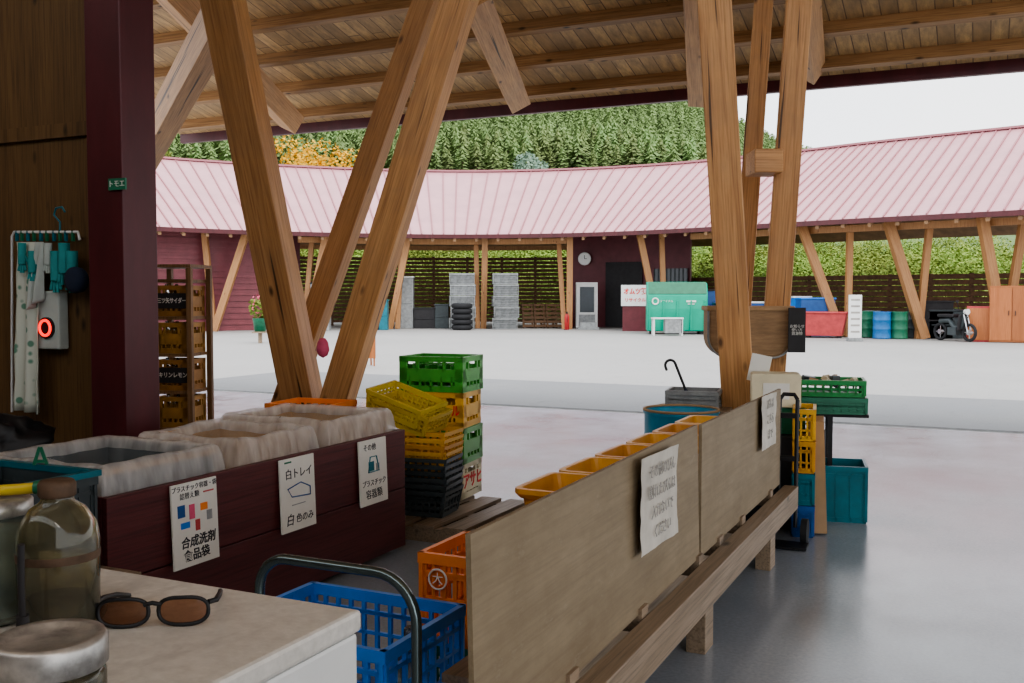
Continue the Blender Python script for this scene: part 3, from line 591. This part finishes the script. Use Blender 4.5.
ob('canopy',MB().lathe([(.008,0),(.018,.02),(.018,.06),(.012,.1),(.006,.13)],10),['navy'],parent=t)
pr=[(-.30,.36)]; rr_=.15
for i in range(9): a=math.pi+i*math.pi/16; pr.append((-.30+rr_+rr_*math.cos(a),rr_+rr_*math.sin(a)))
for i in range(9): a=1.5*math.pi+i*math.pi/16; pr.append((.30-rr_+rr_*math.cos(a),rr_+rr_*math.sin(a)))
pr.append((.30,.36)); k_=len(pr); mb=MB()
mb.add([(x,-.15,z) for x,z in pr]+[(x,.15,z) for x,z in pr],[tuple(range(k_)),tuple(reversed(range(k_,2*k_)))]+[((i+1)%k_,i,k_+i,k_+(i+1)%k_) for i in range(k_)])
t=thing('rounded_basket','tan round-cornered woven box hung on the leaning posts','basket',(XW(747,7.35),7.35,.995),-.06)
ob('body',mb,['tan'],parent=t,bev=.02)
ob('rim',MB().span((-.315,-.165,.34),(.315,.165,.375)),['card'],parent=t,bev=.008)
ob('band',MB().tube([(x*1.01,-.152,z) for x,z in pr],.008,6),['lgrey_p'],parent=t)
t=thing('dark_noticeboard','narrow black notice board with pale writing','sign',(XW(797,7.1),7.1,1.20),-.1)
ob('board',MB().box((0,0,0),(.12,.015,.32)),['dark'],parent=t); text(t,'お知らせ\n使い方\n資源物',.026,0,-.010,.0,'paper')
ob('paper_notice',MB().box((0,0,0),(.13,.003,.18),0,(0,.2,0)),['paper'],(XW(760,6.5),6.5,.97),(0,0,-.2),label='white paper sheet stuck below the wooden box',cat='notice')
ob('plinth_cabinet',MB().box((0,0,.29),(.62,.45,.58)),['dark'],(XW(772,6.35),6.35,0),(0,0,RU),label='dark low cabinet under the carton',cat='cabinet',bev=.006)
mb=MB().box((0,0,.10),(.30,.24,.20)); mb.box((.0,-.121,.10),(.16,.003,.1),1); mb.box((0,-.06,.203),(.29,.11,.006)); mb.box((0,.06,.203),(.29,.11,.006))
ob('carton',mb,['white_p','paper'],(XW(776,6.3),6.3,.75),(0,0,-.2),label='cream cardboard carton with white label',cat='box')
ob('storage_crate',crate(.34,.26,.16,6,0,solid=True),['dgreen_p'],(XW(776,6.3),6.3,.585),(0,0,-.2),label='shallow dark green crate under the carton',cat='crate')
t=thing('steel_table','narrow dark framed stand holding crates','table',(XW(832,6.75),6.75,0),-.25)
ob('top',MB().box((0,0,.65),(.46,.36,.02)),['dark'],parent=t)
for x in(-.2,.0):
    for y in(-.15,.15): ob('leg',MB().box((x-.01,y,.32),(.03,.03,.64)),['dark'],parent=t)
for i,mt in enumerate(('dgreen_p','midgreen_p')):
    ob('shallow_crate',crate(.42,.32,.11,8,1,solid=(i==0)),[mt],(XW(832,6.7),6.7,.662+i*.115),(0,0,-.2-.08*i),label='dark green shallow crate on the stand' if i==0 else 'bright green shallow crate stacked on top',cat='crate',group='green shallow crates')
mb=MB()
for i in range(14): mb.box((random.uniform(-.17,.17),random.uniform(-.11,.11),.05+random.uniform(0,.04)),(random.uniform(.04,.09),random.uniform(.03,.07),.03),i%3,(random.uniform(-.5,.5),random.uniform(-.5,.5),random.uniform(0,3)))
ob('oddments',mb,['grey_p','white_p','card'],(XW(832,6.7),6.7,.80),(0,0,-.28),label='assorted small items heaped in the green tray',cat='oddments',kind='stuff')
ob('storage_crate',crate(.28,.34,.36,3,0,solid=True),['teal_p'],(XW(845,6.45),6.45,.0),(0,0,-.28),label='teal blue plastic bin standing on the floor',cat='crate')
for i,(mt) in enumerate(('dblue_p','teal_p','yellow_p','yellow_p')):
    ob('drink_crate',crate(.12,.34,.19,3,2,solid=i<2),[mt],(XW(806,6.05),6.05,.002+i*.193),(0,0,-.3),label={'dblue_p':'deep blue plastic crate low in the stack','teal_p':'teal plastic crate in the stack','yellow_p':'yellow plastic crate in the upper stack'}[mt],cat='crate',group='slim crates beside the hand truck')
ob('cardboard_sheet',MB().box((0,0,.34),(.09,.3,.68),0,(0,-.04,0)),['card'],(XW(820,6.1),6.1,0.01),(0,0,-.3),label='folded cardboard bundle standing upright',cat='cardboard')
t=thing('hand_truck','black two-wheeled hand truck standing at the board end','hand truck',(XW(789,5.75),5.75,0),-.4)
for x in(-.05,.05): ob('upright',MB().tube([(x,.0,.1),(x,.02,.75),(x,.04,.84)],.012,8),['black'],parent=t)
ob('grip',MB().tube([(-.05,.04,.84),(-.03,.05,.87),(.03,.05,.87),(.05,.04,.84)],.012,8),['black'],parent=t)
for z in(.25,.5,.75): ob('crossbar',MB().box((0,.01,z),(.1,.015,.03)),['black'],parent=t)
ob('toe_plate',MB().box((0,-.08,.012),(.26,.16,.012)),['black'],parent=t)
for x in(-.12,.10): ob('wheel',MB().cyl((x-.018,.03,.075),(x+.018,.03,.075),.074,n=20),['rubber'],parent=t)
# ---------------------------------------------------------------- curved hall
CP=[(-21,27),(-16.6,34.3),(-13.3,37.2),(-10.1,39.6),(-4.7,41.8),(-.5,42.0),(3.6,40.6),(7.1,37.8),(9.9,34.8),(12.5,32.4),(15.4,29.8),(18.0,27.3),(21,24)]
dense=[]
def cr(p0,p1,p2,p3,t):
    return .5*((2*p1)+(-p0+p2)*t+(2*p0-5*p1+4*p2-p3)*t*t+(-p0+3*p1-3*p2+p3)*t**3)
V2=[Vector(p) for p in CP]
for i in range(1,len(V2)-2):
    for k in range(24): dense.append(cr(V2[i-1],V2[i],V2[i+1],V2[i+2],k/24))
for it in range(60): dense=[dense[0]]+[(dense[i-1]+dense[i]*2+dense[i+1])/4 for i in range(1,len(dense)-1)]+[dense[-1]]
S=[0]
for i in range(1,len(dense)): S.append(S[-1]+(dense[i]-dense[i-1]).length)
TL=S[-1]
def at(s,off=0):
    s=max(0,min(TL-1e-4,s)); i=next(k for k in range(len(S)-1) if S[k+1]>=s); f=(s-S[i])/(S[i+1]-S[i])
    p=dense[i].lerp(dense[i+1],f); a=dense[max(0,i-4)]; b=dense[min(len(dense)-1,i+5)]; t=(b-a).normalized(); n=Vector((-t.y,t.x)); return p+n*off,t,n
def s_at(px,off):
    best=None
    for k in range(0,401):
        s=TL*k/400; p,_,_=at(s,off); e=abs(512+FP*p.x/p.y-px)
        if best is None or e<best[0]: best=(e,s)
    return best[1]
hall=thing('curved_market_hall','long curved timber hall with pink metal roof','building',(0,0,0))
ZE,ZR,RUN=4.0,7.3,5.6
N=92; mb=MB()
eo=[at(TL*i/N,0)[0] for i in range(N+1)]; ro=[at(TL*i/N,RUN)[0] for i in range(N+1)]; bo=[at(TL*i/N,2*RUN)[0] for i in range(N+1)]
vs=[(p.x,p.y,ZE) for p in eo]+[(p.x,p.y,ZR) for p in ro]+[(p.x,p.y,ZE) for p in bo]
mb.add(vs,[(i,i+1,N+2+i,N+1+i) for i in range(N)]+[(N+1+i,N+2+i,2*N+3+i,2*N+2+i) for i in range(N)],0)
def prism(mb,a,b,w,h,m):
    a=Vector(a);b=Vector(b); d=(b-a).normalized(); sd=d.cross(Vector((0,0,1))).normalized()*w/2; up=Vector((0,0,h))
    mb.add([a-sd,a+sd,a+sd+up,a-sd+up,b-sd,b+sd,b+sd+up,b-sd+up],[(0,1,2,3),(7,6,5,4),(0,4,5,1),(1,5,6,2),(2,6,7,3),(3,7,4,0)],m)
for i in range(N+1): prism(mb,(eo[i].x,eo[i].y,ZE),(ro[i].x,ro[i].y,ZR),.05,.05,1)
for i in range(N): prism(mb,(ro[i].x,ro[i].y,ZR),(ro[i+1].x,ro[i+1].y,ZR),.25,.08,1)
ob('roof',mb,['roofmetal','roofrib'],parent=hall)
mb=MB(); vs=[(x,y,z-.12) for x,y,z in vs]; mb.add(vs,[(N+1+i,N+2+i,i+1,i) for i in range(N)]+[(2*N+2+i,2*N+3+i,N+2+i,N+1+i) for i in range(N)],0)
for i in range(0,N+1,2): prism(mb,(eo[i].x,eo[i].y,ZE-.3),(ro[i].x,ro[i].y,ZR-.3),.12,.18,0)
ob('soffit',mb,['soffit'],parent=hall)
mb=MB()
for i in range(N): prism(mb,(eo[i].x,eo[i].y,ZE-.17),(eo[i+1].x,eo[i+1].y,ZE-.17),.10,.16,0)
ob('fascia',mb,['maroon'],parent=hall)
def strip(mb,px0,px1,off,z0,z1,th=.1,m=0,n=8):
    s0,s1=s_at(px0,off),s_at(px1,off)
    for k in range(n):
        a=at(s0+(s1-s0)*k/n,off)[0]; b=at(s0+(s1-s0)*(k+1)/n,off)[0]; prism(mb,(a.x,a.y,z0),(b.x,b.y,z0),th,z1-z0,m)
mb=MB()
for k in range(34): strip(mb,100,262,1.6+(.04 if k%2 else 0),k*.12,k*.12+.12,.06,0,5)
ob('shutter',mb,['maroon_shutter'],parent=hall)
mb=MB(); strip(mb,262,300,4.6,0,5.5,.1); ob('wall',mb,['maroon_far'],parent=hall)
mb=MB(); strip(mb,572,690,4.3,0,5.8,.15); ob('wall',mb,['maroon_far'],parent=hall)
def screen(p0,p1,off,cnt,dz,h,n,step):
    mb=MB()
    for k in range(cnt): strip(mb,p0,p1,off,.15+k*dz,.15+k*dz+h,.04,0,n)
    for px in range(p0,p1,step):
        p=at(s_at(px,off+.08),off+.08)[0]; H=.15+cnt*dz; mb.box((p.x,p.y,H/2),(.12,.12,H))
    ob('slatted_screen',mb,['slat'],parent=hall)
screen(298,572,6.2,17,.185,.14,10,34); screen(690,1100,5.6,10,.21,.18,12,40)
for a in((300,572,1.0,3.62,3.85),(690,1100,1.0,3.62,3.85),(298,572,6.2,3.6,3.8)):
    mb=MB(); strip(mb,*a,.16,0,12); ob('tie_beam',mb,['beam_far'],parent=hall)
for pb_,pt_,zt_,w_ in ((213,207,3.9,.22),(214,246,3.9,.26),(308,326,3.9,.25),(303,313,3.9,.2),(391,408,3.9,.25),(398,402,3.9,.2),(477,475,3.9,.2),(483,485,3.9,.25),(564,559,3.9,.2),(569,571,3.9,.25),(660,640,3.9,.25),(664,661,3.9,.2),(748,722,3.9,.28),(843,801,3.9,.28),(847,850,3.9,.2),(925,886,3.9,.30),(919,928,3.9,.2),(1004,979,3.9,.28),(1006,1021,3.9,.22),(1085,1050,3.9,.3)):
    off=1.3 if w_<.25 else .7
    p=at(s_at(pb_,1.0),1.0)[0]; q=at(s_at(pt_,off),off)[0]
    beam('timber_brace',(p.x,p.y,0),(q.x,q.y,zt_),w_,w_,'beam_far',parent=hall,bev=0,face=0)
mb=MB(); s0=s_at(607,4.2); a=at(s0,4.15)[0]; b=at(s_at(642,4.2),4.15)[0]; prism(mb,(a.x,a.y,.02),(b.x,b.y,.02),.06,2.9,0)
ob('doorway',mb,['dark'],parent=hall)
mb=MB(); a=at(s_at(655,4.2),4.15)[0]; b=at(s_at(686,4.2),4.15)[0]; prism(mb,(a.x,a.y,1.1),(b.x,b.y,1.1),.06,1.5,0)
for k in range(9): c_=a.lerp(b,k/8); mb.box((c_.x,c_.y-.05,1.85),(.04,.04,1.5),1)
ob('barred_window',mb,['glassdark','grey_p'],parent=hall)
p=at(s_at(585,4.3),4.1)[0]; t=thing('wall_clock','round white wall clock on the maroon wall','clock',(p.x,p.y-.05,1.45+36*p.y/FP),math.atan2(-.25,1))
ob('face',MB().cyl((0,-.03,0),(0,.02,0),.27,n=28,sm=False),['clockface'],parent=t)
ob('rim',MB().tube([(.28*math.cos(a),-.03,.28*math.sin(a)) for a in [i*math.pi/12 for i in range(24)]],.02,6,0,True),['white'],parent=t)
ob('hand',MB().box((.0,-.045,.08),(.02,.01,.16)).box((.05,-.045,0),(.11,.01,.02)),['dark'],parent=t)
def far(name,px,d,label,cat,rz_=0,group=None): return thing(name,label,cat,(XW(px,d),d,0),rz_,group)
bale=crate(1.05,.9,.46,6,3,.03,.07); bale.box((0,0,.23),(.95,.8,.40)); bm=bale.mesh('bale',['lgrey_p'])
for px in(462,505):
    for k in range(5):
        ob('bulk_crate',bm,loc=(XW(px,42.6)+.05*(k%2),42.6,.01+k*.475),rot=(0,0,.05*(k%3)),label='grey bulk crate stacked under the curved hall',cat='crate',group='grey crate stacks under the hall')
for k in range(5):
    ob('tyre',MB().tube([(.33*math.cos(a),.33*math.sin(a),.11) for a in [i*math.pi/10 for i in range(20)]],.11,10,0,True),['rubber'],(XW(462,41.2),41.2,.002+k*.222),label='black rubber tyre in a stack',cat='tyre',group='tyres stacked by the crates')
for px in (533,545,557):
    mb=MB()
    for k in range(6): mb.box((0,0,.1+k*.19),(.9,.03,.11))
    for x in(-.4,0,.4): mb.box((x,.05,.58),(.08,.08,1.1))
    ob('pallet',mb,['slat'],(XW(px,43.5),43.5,.0),(-.3,0,.2),label='dark wooden pallet leaning against the slatted screen',cat='pallet',group='leaning pallets')
t=far('display_cabinet',587,43.3,'white framed cabinet with dark glass door','cabinet')
ob('body',MB().box((0,.3,1.0),(.92,.55,2.0)),['white'],parent=t); ob('door',MB().box((0,.015,1.25),(.62,.02,1.1)),['glassdark'],parent=t); ob('kick_panel',MB().box((0,.02,.35),(.7,.03,.5)),['lgrey_p'],parent=t)
mb=MB().box((0,0,.05),(.9,.5,.1)); ob('step_box',mb.box((0,0,.2),(.7,.4,.2)),['lgrey_p'],(XW(588,41.8),41.8,0),label='low white step box before the cabinet',cat='box')
def extinguisher(px,d):
    t=far('fire_extinguisher',px,d,'red fire extinguisher standing on the ground','fire extinguisher')
    ob('cylinder',MB().lathe([(0,0),(.10,0),(.10,.55),(.06,.64),(.03,.68),(0,.68)],16),['red'],parent=t); ob('valve',MB().box((0,0,.72),(.05,.1,.08)).tube([(0,-.03,.72),(0,-.13,.6),(0,-.12,.3)],.012,6),['black'],parent=t)
extinguisher(567,41.5);extinguisher(641,40.6)
t=far('warning_board',635,39.9,'white board with bold red lettering','sign',-.15)
ob('panel',MB().box((0,0,1.43),(1.12,.04,.84)),['white'],parent=t); text(t,'オムツ類',.27,0,-.03,1.58,'redink',sx=.86,bold=.010); text(t,'リサイクル',.17,0,-.03,1.24,'redink',bold=.004)
ob('stand',MB().box((0,.05,.50),(1.0,.06,1.0)),['maroon_far'],parent=t)
t=far('recycling_container',676,37.2,'large glossy green recycling container with sloped lid','container',-.1)
g=MB(); w2=1.1
prof=[(-.6,.12),(-.72,.95),(-.72,1.45),(-.45,1.9),(.7,1.95),(.7,.12)]
vs=[(-w2,y,z) for y,z in prof]+[(w2,y,z) for y,z in prof]; n_=len(prof)
g.add(vs,[tuple(range(n_)),tuple(reversed(range(n_,2*n_)))]+[((i+1)%n_,i,n_+i,n_+(i+1)%n_) for i in range(n_)])
ob('body',g,['green_c'],parent=t,bev=.04)
ob('lid',MB().box((0,-.585,1.70),(2.1,.03,.5),0,(-.54,0,0)),['dgreen_p'],parent=t)
for x in(-1.0,-.5,0,.5,1.0): ob('rib',MB().box((x,-.70,.7),(.05,.06,1.1),0,(.08,0,0)),['green_c'],parent=t)
ob('emblem',MB().tube([(-.80+.11*math.cos(a),-.74,1.22+.11*math.sin(a)) for a in [i*math.pi/8 for i in range(16)]],.03,6,0,True),['paper'],parent=t); text(t,'リサイクル',.10,-.4,-.74,1.22,'paper'); ob('marking',MB().box((.5,-.735,1.22),(.35,.01,.07)).box((.5,-.735,1.12),(.25,.01,.03)),['paper'],parent=t)
for x in(-.9,.9): ob('foot',MB().box((x,0,.06),(.14,1.0,.12)),['dark'],parent=t)
t=far('metal_table',670,35.6,'low pale metal table before the green container','table')
ob('top',MB().box((-.1,0,.62),(1.1,.5,.05)),['white'],parent=t)
for x in(-.6,.4):
    for y in(-.2,.2): ob('leg',MB().box((x,y,.3),(.05,.05,.6)),['white'],parent=t)
ob('panel',MB().box((.1,.0,.34),(.6,.45,.5)),['lgrey_p'],parent=t)
def simplebox(name,px,d,w,h,dep,mat,label,cat,lid=None,rz_=0,z=0):
    t=thing(name,label,cat,(XW(px,d),d,z),rz_)
    ob('body',MB().box((0,0,h/2),(w,dep,h)).box((0,-dep/2-.01,h*.5),(w*.9,.02,.05)),[mat],parent=t,bev=.015)
    ob('lid',MB().box((0,0,h+.03),(w+.06,dep+.06,.06)),[lid or mat],parent=t,bev=.01)
    return t
simplebox('storage_bin',712,38.5,.75,1.6,.8,'dblue_p','tall blue storage bin beside the green container','bin','dark')
simplebox('storage_bin',724,37.5,.7,1.1,.7,'teal_p','teal storage bin under the hall','bin')
simplebox('storage_bin',762,36.8,1.2,1.15,.7,'dblue_p','deep blue bin under the hall','bin','white')
simplebox('storage_bin',815,35.2,1.2,1.30,.7,'dblue_p','blue covered bin behind the red skip','bin','blue_p')
simplebox('storage_bin',800,35.8,.6,1.35,.6,'blue_p','bright blue bin under the hall','bin','white')
for px,hh,mt in((785,1.3,'dark'),(930,1.2,'dark'),(945,.9,'grey_p')): simplebox('storage_bin',px,36.5 if px<900 else 33.5,1.3,hh,.6,mt,'dark bin in the shade under the hall','bin')
t=far('red_skip',824,33.8,'faded red metal skip with flared sides','skip',-.4)
g=MB(); g.add([(-.6,-.35,.08),(.6,-.35,.08),(.6,.35,.08),(-.6,.35,.08),(-.75,-.45,.85),(.75,-.45,.85),(.75,.45,.85),(-.75,.45,.85)],[(3,2,1,0),(0,1,5,4),(1,2,6,5),(2,3,7,6),(3,0,4,7)])
ob('body',g,['redc'],parent=t); ob('rim',MB().tube([(-.75,-.45,.85),(.75,-.45,.85),(.75,.45,.85),(-.75,.45,.85)],.035,6,0,True),['redc'],parent=t)
for x in(-.5,.5): ob('foot',MB().box((x,0,.04),(.12,.6,.08)),['dark'],parent=t)
t=far('signpost_board',855,31.2,'tall narrow white standing sign with small print','sign')
ob('panel',MB().box((0,0,.78),(.40,.06,1.35)),['white'],parent=t); ob('base',MB().box((0,0,.05),(.45,.25,.1)),['lgrey_p'],parent=t)
for k in range(6): ob('print_line',MB().box((0,-.033,.3+k*.2),(.28,.004,.06)),['fadedink'],parent=t)
def drum(px,d,mat,label):
    t=far('oil_drum',px,d,label,'drum',0,'oil drums under the hall')
    ob('body',MB().lathe([(0,.01),(.29,.01),(.30,.03),(.285,.05),(.285,.3),(.298,.32),(.285,.34),(.285,.6),(.298,.62),(.285,.64),(.285,.87),(.30,.9),(.28,.9),(.27,.88),(0,.88)],24),[mat],parent=t); ob('cap',MB().cyl((.12,0,.88),(.12,0,.905),.04,n=10),['dark'],parent=t)
drum(866,34,'dgreen_p','green steel oil drum');drum(882,33,'bluedrum','blue steel oil drum');drum(899,33,'dgreen_p','dark green steel oil drum');drum(915,33.5,'grey_p','grey steel oil drum')
drum(872,35.5,'lgrey_p','pale grey steel oil drum')
t=far('wooden_cabinet',1012,30.2,'orange-brown wooden cabinet with two doors','cabinet',-.5)
ob('body',MB().box((0,.25,.87),(1.25,.5,1.72)),['cabinet'],parent=t,bev=.01)
for x in(-.31,.31): 
    dd=ob('door',MB().box((x,-.015,.87),(.59,.02,1.6)),['cabinet'],parent=t); ob('handle',MB().box((x-.22*(1 if x>0 else -1),-.04,.9),(.02,.03,.15)),['dark'],parent=dd)
t=far('wooden_cabinet',980,30.8,'low red-brown wooden cabinet beside the tall one','cabinet',-.5)
ob('body',MB().box((0,.2,.55),(.75,.45,1.1)),['redc'],parent=t,bev=.01); ob('door',MB().box((0,-.035,.55),(.66,.02,.98)),['cabinet'],parent=t)
t=far('moped',955,31.2,'parked dark moped with silver trim','motorcycle',.35)
for y in(-.6,.6):
    wq=ob('wheel',MB().tube([(0,y+.24*math.cos(a),.29+.24*math.sin(a)) for a in [i*math.pi/12 for i in range(24)]],.05,8,0,True),['rubber'],parent=t)
    ob('hub',MB().cyl((-.05,y,.29),(.05,y,.29),.08,n=12).box((0,y,.29),(.02,.42,.02)).box((0,y,.29),(.02,.02,.42)),['steel'],parent=wq)
ob('body',MB().tube([(0,.6,.62),(0,.2,.66),(0,0,.42),(0,-.3,.45),(0,-.42,.8)],.09,10).box((0,.0,.32),(.26,.35,.25)),['grey_p'],parent=t)
ob('legshield',MB().box((0,-.33,.6),(.42,.03,.5),0,(.15,0,0)),['dark'],parent=t,bev=.02)
ob('seat',MB().box((0,.3,.80),(.26,.7,.12)),['black'],parent=t,bev=.04)
ob('fork',MB().tube([(-.07,-.6,.29),(-.07,-.42,.85)],.025,8).tube([(.07,-.6,.29),(.07,-.42,.85)],.025,8),['steel'],parent=t)
ob('handlebar',MB().tube([(-.33,-.28,1.02),(-.15,-.38,.98),(.15,-.38,.98),(.33,-.28,1.02)],.02,8).tube([(-.2,-.36,1.0),(-.27,-.36,1.22)],.01,6).box((-.28,-.36,1.25),(.1,.02,.07)),['black'],parent=t)
ob('headlamp',MB().cyl((0,-.52,.93),(0,-.40,.93),.09,.07,n=16),['white'],parent=t)
for px,mt in((375,'dblue_p'),(383,'teal_p')):
    simplebox('storage_bin',px,41.5,.42,1.2,.5,mt,'slim blue bin beside a timber brace','bin')
simplebox('storage_bin',425,43.5,.9,.85,.7,'dark','dark low bin before the slatted screen','bin')
simplebox('storage_bin',442,43.5,.6,1.0,.6,'grey_p','grey bin before the slatted screen','bin')
simplebox('metal_locker',321,41.0,.75,1.9,.5,'lgrey_p','pale grey metal locker under the hall','locker','dark')
simplebox('metal_locker',407,43.5,.6,2.2,.5,'lgrey_p','tall pale locker beside a timber brace','locker','white')
t=far('sandwich_board',369,20.3,'narrow brown wooden standing board','sign')
ob('panel',MB().box((0,0,.68),(.26,.03,1.05)),['cabinet'],parent=t); ob('leg',MB().box((-.1,0,.08),(.03,.03,.16)).box((.1,0,.08),(.03,.03,.16)).box((0,.15,.5),(.03,.03,1.05),0,(.25,0,0)),['cabinet'],parent=t)
def leaves(mb,c,r,n,ls,m=0,flat=1):
    c=Vector(c)
    for i in range(n):
        d=Vector((random.gauss(0,1),random.gauss(0,1),random.gauss(0,1))).normalized(); rr=r*random.uniform(.75,1.03)*(1+.25*noise.noise(d*2.3+c))
        p=c+Vector((d.x*rr,d.y*rr,d.z*rr*flat)); a=Vector((random.gauss(0,1),random.gauss(0,1),random.gauss(0,.6))).normalized()*ls; b_=d.cross(a).normalized()*ls*.7
        if b_.length<1e-6: continue
        mb.add([p-a,p+b_,p+a+d*ls*.3,p-b_],[(0,1,2,3)],m)
t=far('potted_plant',260,30.0,'green potted plant with pale pink flowers','plant')
ob('pot',MB().lathe([(0,0),(.16,0),(.22,.38),(.24,.40),(.20,.40),(.18,.05),(0,.05)],20),['dgreen_p'],(0,0,.35),parent=t)
ob('stand',MB().box((0,0,.33),(.4,.4,.04)).box((0,0,.16),(.1,.1,.32)),['grey_wood'],parent=t)
mb=MB(); leaves(mb,(0,0,1.05),.32,260,.06,0); leaves(mb,(0,-.05,1.15),.33,50,.045,1); ob('foliage',mb,['leaf','pink'],parent=t)
ob('cloth_bundle',MB().lathe([(0,0),(.035,.02),(.05,.06),(.04,.12),(.02,.15),(0,.15)],14),['pink'],D(323,358,7.5),label='pink cloth bundle hung on the timber post',cat='cloth')
# ---------------------------------------------------------------- landscape
def crest(px):
    pts=[(-400,60),(100,75),(300,88),(500,82),(620,76),(690,96),(775,138),(850,165),(1000,200),(1500,215)]
    for (a,ya),(b_,yb) in zip(pts,pts[1:]):
        if a<=px<=b_: return ya+(yb-ya)*(px-a)/(b_-a)
    return 215
TH=4.6
def hillz(px,d):
    zc=CAMZ+(295-crest(px))*300/FP-TH*.8
    f=max(0,min(1,(d-75)/(300-75))); z=5.0*max(0,min(1,(d-56)/26))
    return z+max(0,zc-5)*(f**1.15)
mb=MB(); cols=60; rows=26; vs=[]
for j in range(rows+1):
    d=54+(370-54)*(j/rows)**1.3
    for i in range(cols+1):
        px=-400+1900*i/cols; z=hillz(px,min(d,302))-(max(0,d-302)*.3)
        vs.append(Vector((XW(px,d),d,z-.1+.5*noise.noise(Vector((px*.03,d*.1,0))))))
mb.add(vs,[(j*(cols+1)+i,j*(cols+1)+i+1,(j+1)*(cols+1)+i+1,(j+1)*(cols+1)+i) for j in range(rows) for i in range(cols)],0,True)
ob('hillside',mb,['grass'],label='green hillside rising behind the curved hall',cat='hill',kind='structure')
def conifer_mb(seed,h=TH,r=1.15,tiers=10,n=11):
    rnd=random.Random(seed); mb=MB(); mb.cyl((0,0,-1),(0,0,h*.4),.12,.08,5,1)
    for k in range(tiers):
        z=h*(.03+.90*k/tiers); rr=r*(1-(k/tiers)**1.9)*rnd.uniform(.85,1.1)+.1
        for i in range(n):
            a=2*math.pi*(i+rnd.random())/n; w=.2; q=rr*rnd.uniform(.6,1.2); r0=q*.35; dz=rnd.uniform(-.2,.2)
            mb.add([(r0*math.cos(a-w*2),r0*math.sin(a-w*2),z+h*.07+dz),(q*math.cos(a-w),q*math.sin(a-w),z+dz-.08),(q*1.12*math.cos(a+w),q*1.12*math.sin(a+w),z+dz-.02),(r0*math.cos(a+w*2),r0*math.sin(a+w*2),z+h*.07+dz)],[(0,1,2,3)],0)
    return mb
cms=[conifer_mb(i).mesh('conifer_tree',['conifer','bark']) for i in range(5)]
low=[conifer_mb(10+i,TH,1.15,7,9) for i in range(3)]
pos=[]
for row in range(46):
    d=140+row*3.6
    step=2.45*FP/d*.80
    px=135+random.random()*step
    while px<860:
        dd=d+random.uniform(-1.7,1.7); q=px+random.uniform(-.28,.28)*step; x=XW(q,dd); z=hillz(q,dd)
        s=random.uniform(.7,1.3)
        yp=295-(z+TH*s-CAMZ)*FP/dd
        if yp<176: pos.append((yp,x,dd,z,s))
        px+=step
pos.sort(key=lambda p:p[2])
vis=[p for p in pos if 172>p[0]>60 and 190<512+FP*p[1]/p[2]<800]
ind=set(id(p) for p in vis[:290]); fm=MB()
for p in pos:
    if id(p) in ind:
        o=ob('conifer_tree',random.choice(cms),loc=(p[1],p[2],p[3]-.4),rot=(0,0,random.uniform(0,6)),label='tall green conifer on the forested hillside',cat='tree',group='conifers on the hillside'); o.scale=(p[4],p[4],p[4])
    else:
        b_=random.choice(low); s=p[4]; o_=len(fm.v); a=random.uniform(0,6); ca,sa=math.cos(a)*s,math.sin(a)*s
        fm.v+=[(p[1]+x*ca-y*sa,p[2]+x*sa+y*ca,p[3]-.4+z*s) for x,y,z in b_.v]; fm.f+=[[i+o_ for i in f] for f in b_.f]; fm.m+=b_.m; fm.s+=b_.s
ob('forest',fm,['forest','bark'],label='dense conifer forest covering the upper hillside',cat='forest',kind='stuff')
def tree(px,d,h,r,mat,label,n=9):
    t=far('broadleaf_tree',px,d,label,'tree'); z=hillz(px,d)-.3 if d>54 else 0; t.location.z=z
    ob('trunk',MB().cyl((0,0,0),(0,0,h*.6),.22,.12,8),['bark'],parent=t)
    mb=MB(); rnd=random.Random(int(px))
    for i in range(n): leaves(mb,(rnd.uniform(-1,1)*r*.6,rnd.uniform(-1,1)*r*.6,h*.62+rnd.uniform(-.3,.45)*h*.5),r*rnd.uniform(.4,.6),620,.12)
    ob('crown',mb,[mat],parent=t)
tree(322,63,10.2,3.6,'leaf_y','autumn orange-yellow leafy tree behind the roof',12)
tree(180,60,10.6,2.6,'leaf','yellow-green leafy tree behind the roof')
tree(540,72,9.8,1.8,'leaf_b','silvery blue-green tree behind the roof')
tree(262,66,8.6,2.6,'leaf','bright green leafy tree behind the roof')
tree(388,70,7.8,2.6,'leaf','light green leafy tree behind the roof')
bmz=[]
for k in range(3):
    mb=MB(); 
    for i in range(5): leaves(mb,(random.uniform(-1.3,1.3),random.uniform(-.7,.7),.9+random.uniform(-.2,.5)),1.0,1000,.045)
    bmz.append(mb.mesh('bush',['leaf']))
for i in range(120):
    px=280+i*6.8+random.uniform(-5,5); d=(57,61,66,72)[i%4] if px<640 else (50,55,60,67)[i%4]
    z=hillz(px,d) if d>54 else 0
    o=ob('bush',bmz[i%3],loc=(XW(px,d),d,z-.2),rot=(0,0,i),label='bright green leafy bush behind the slatted screen',cat='bush',group='bushes behind the hall'); s=random.uniform(1.0,1.9); o.scale=(s,s,s)
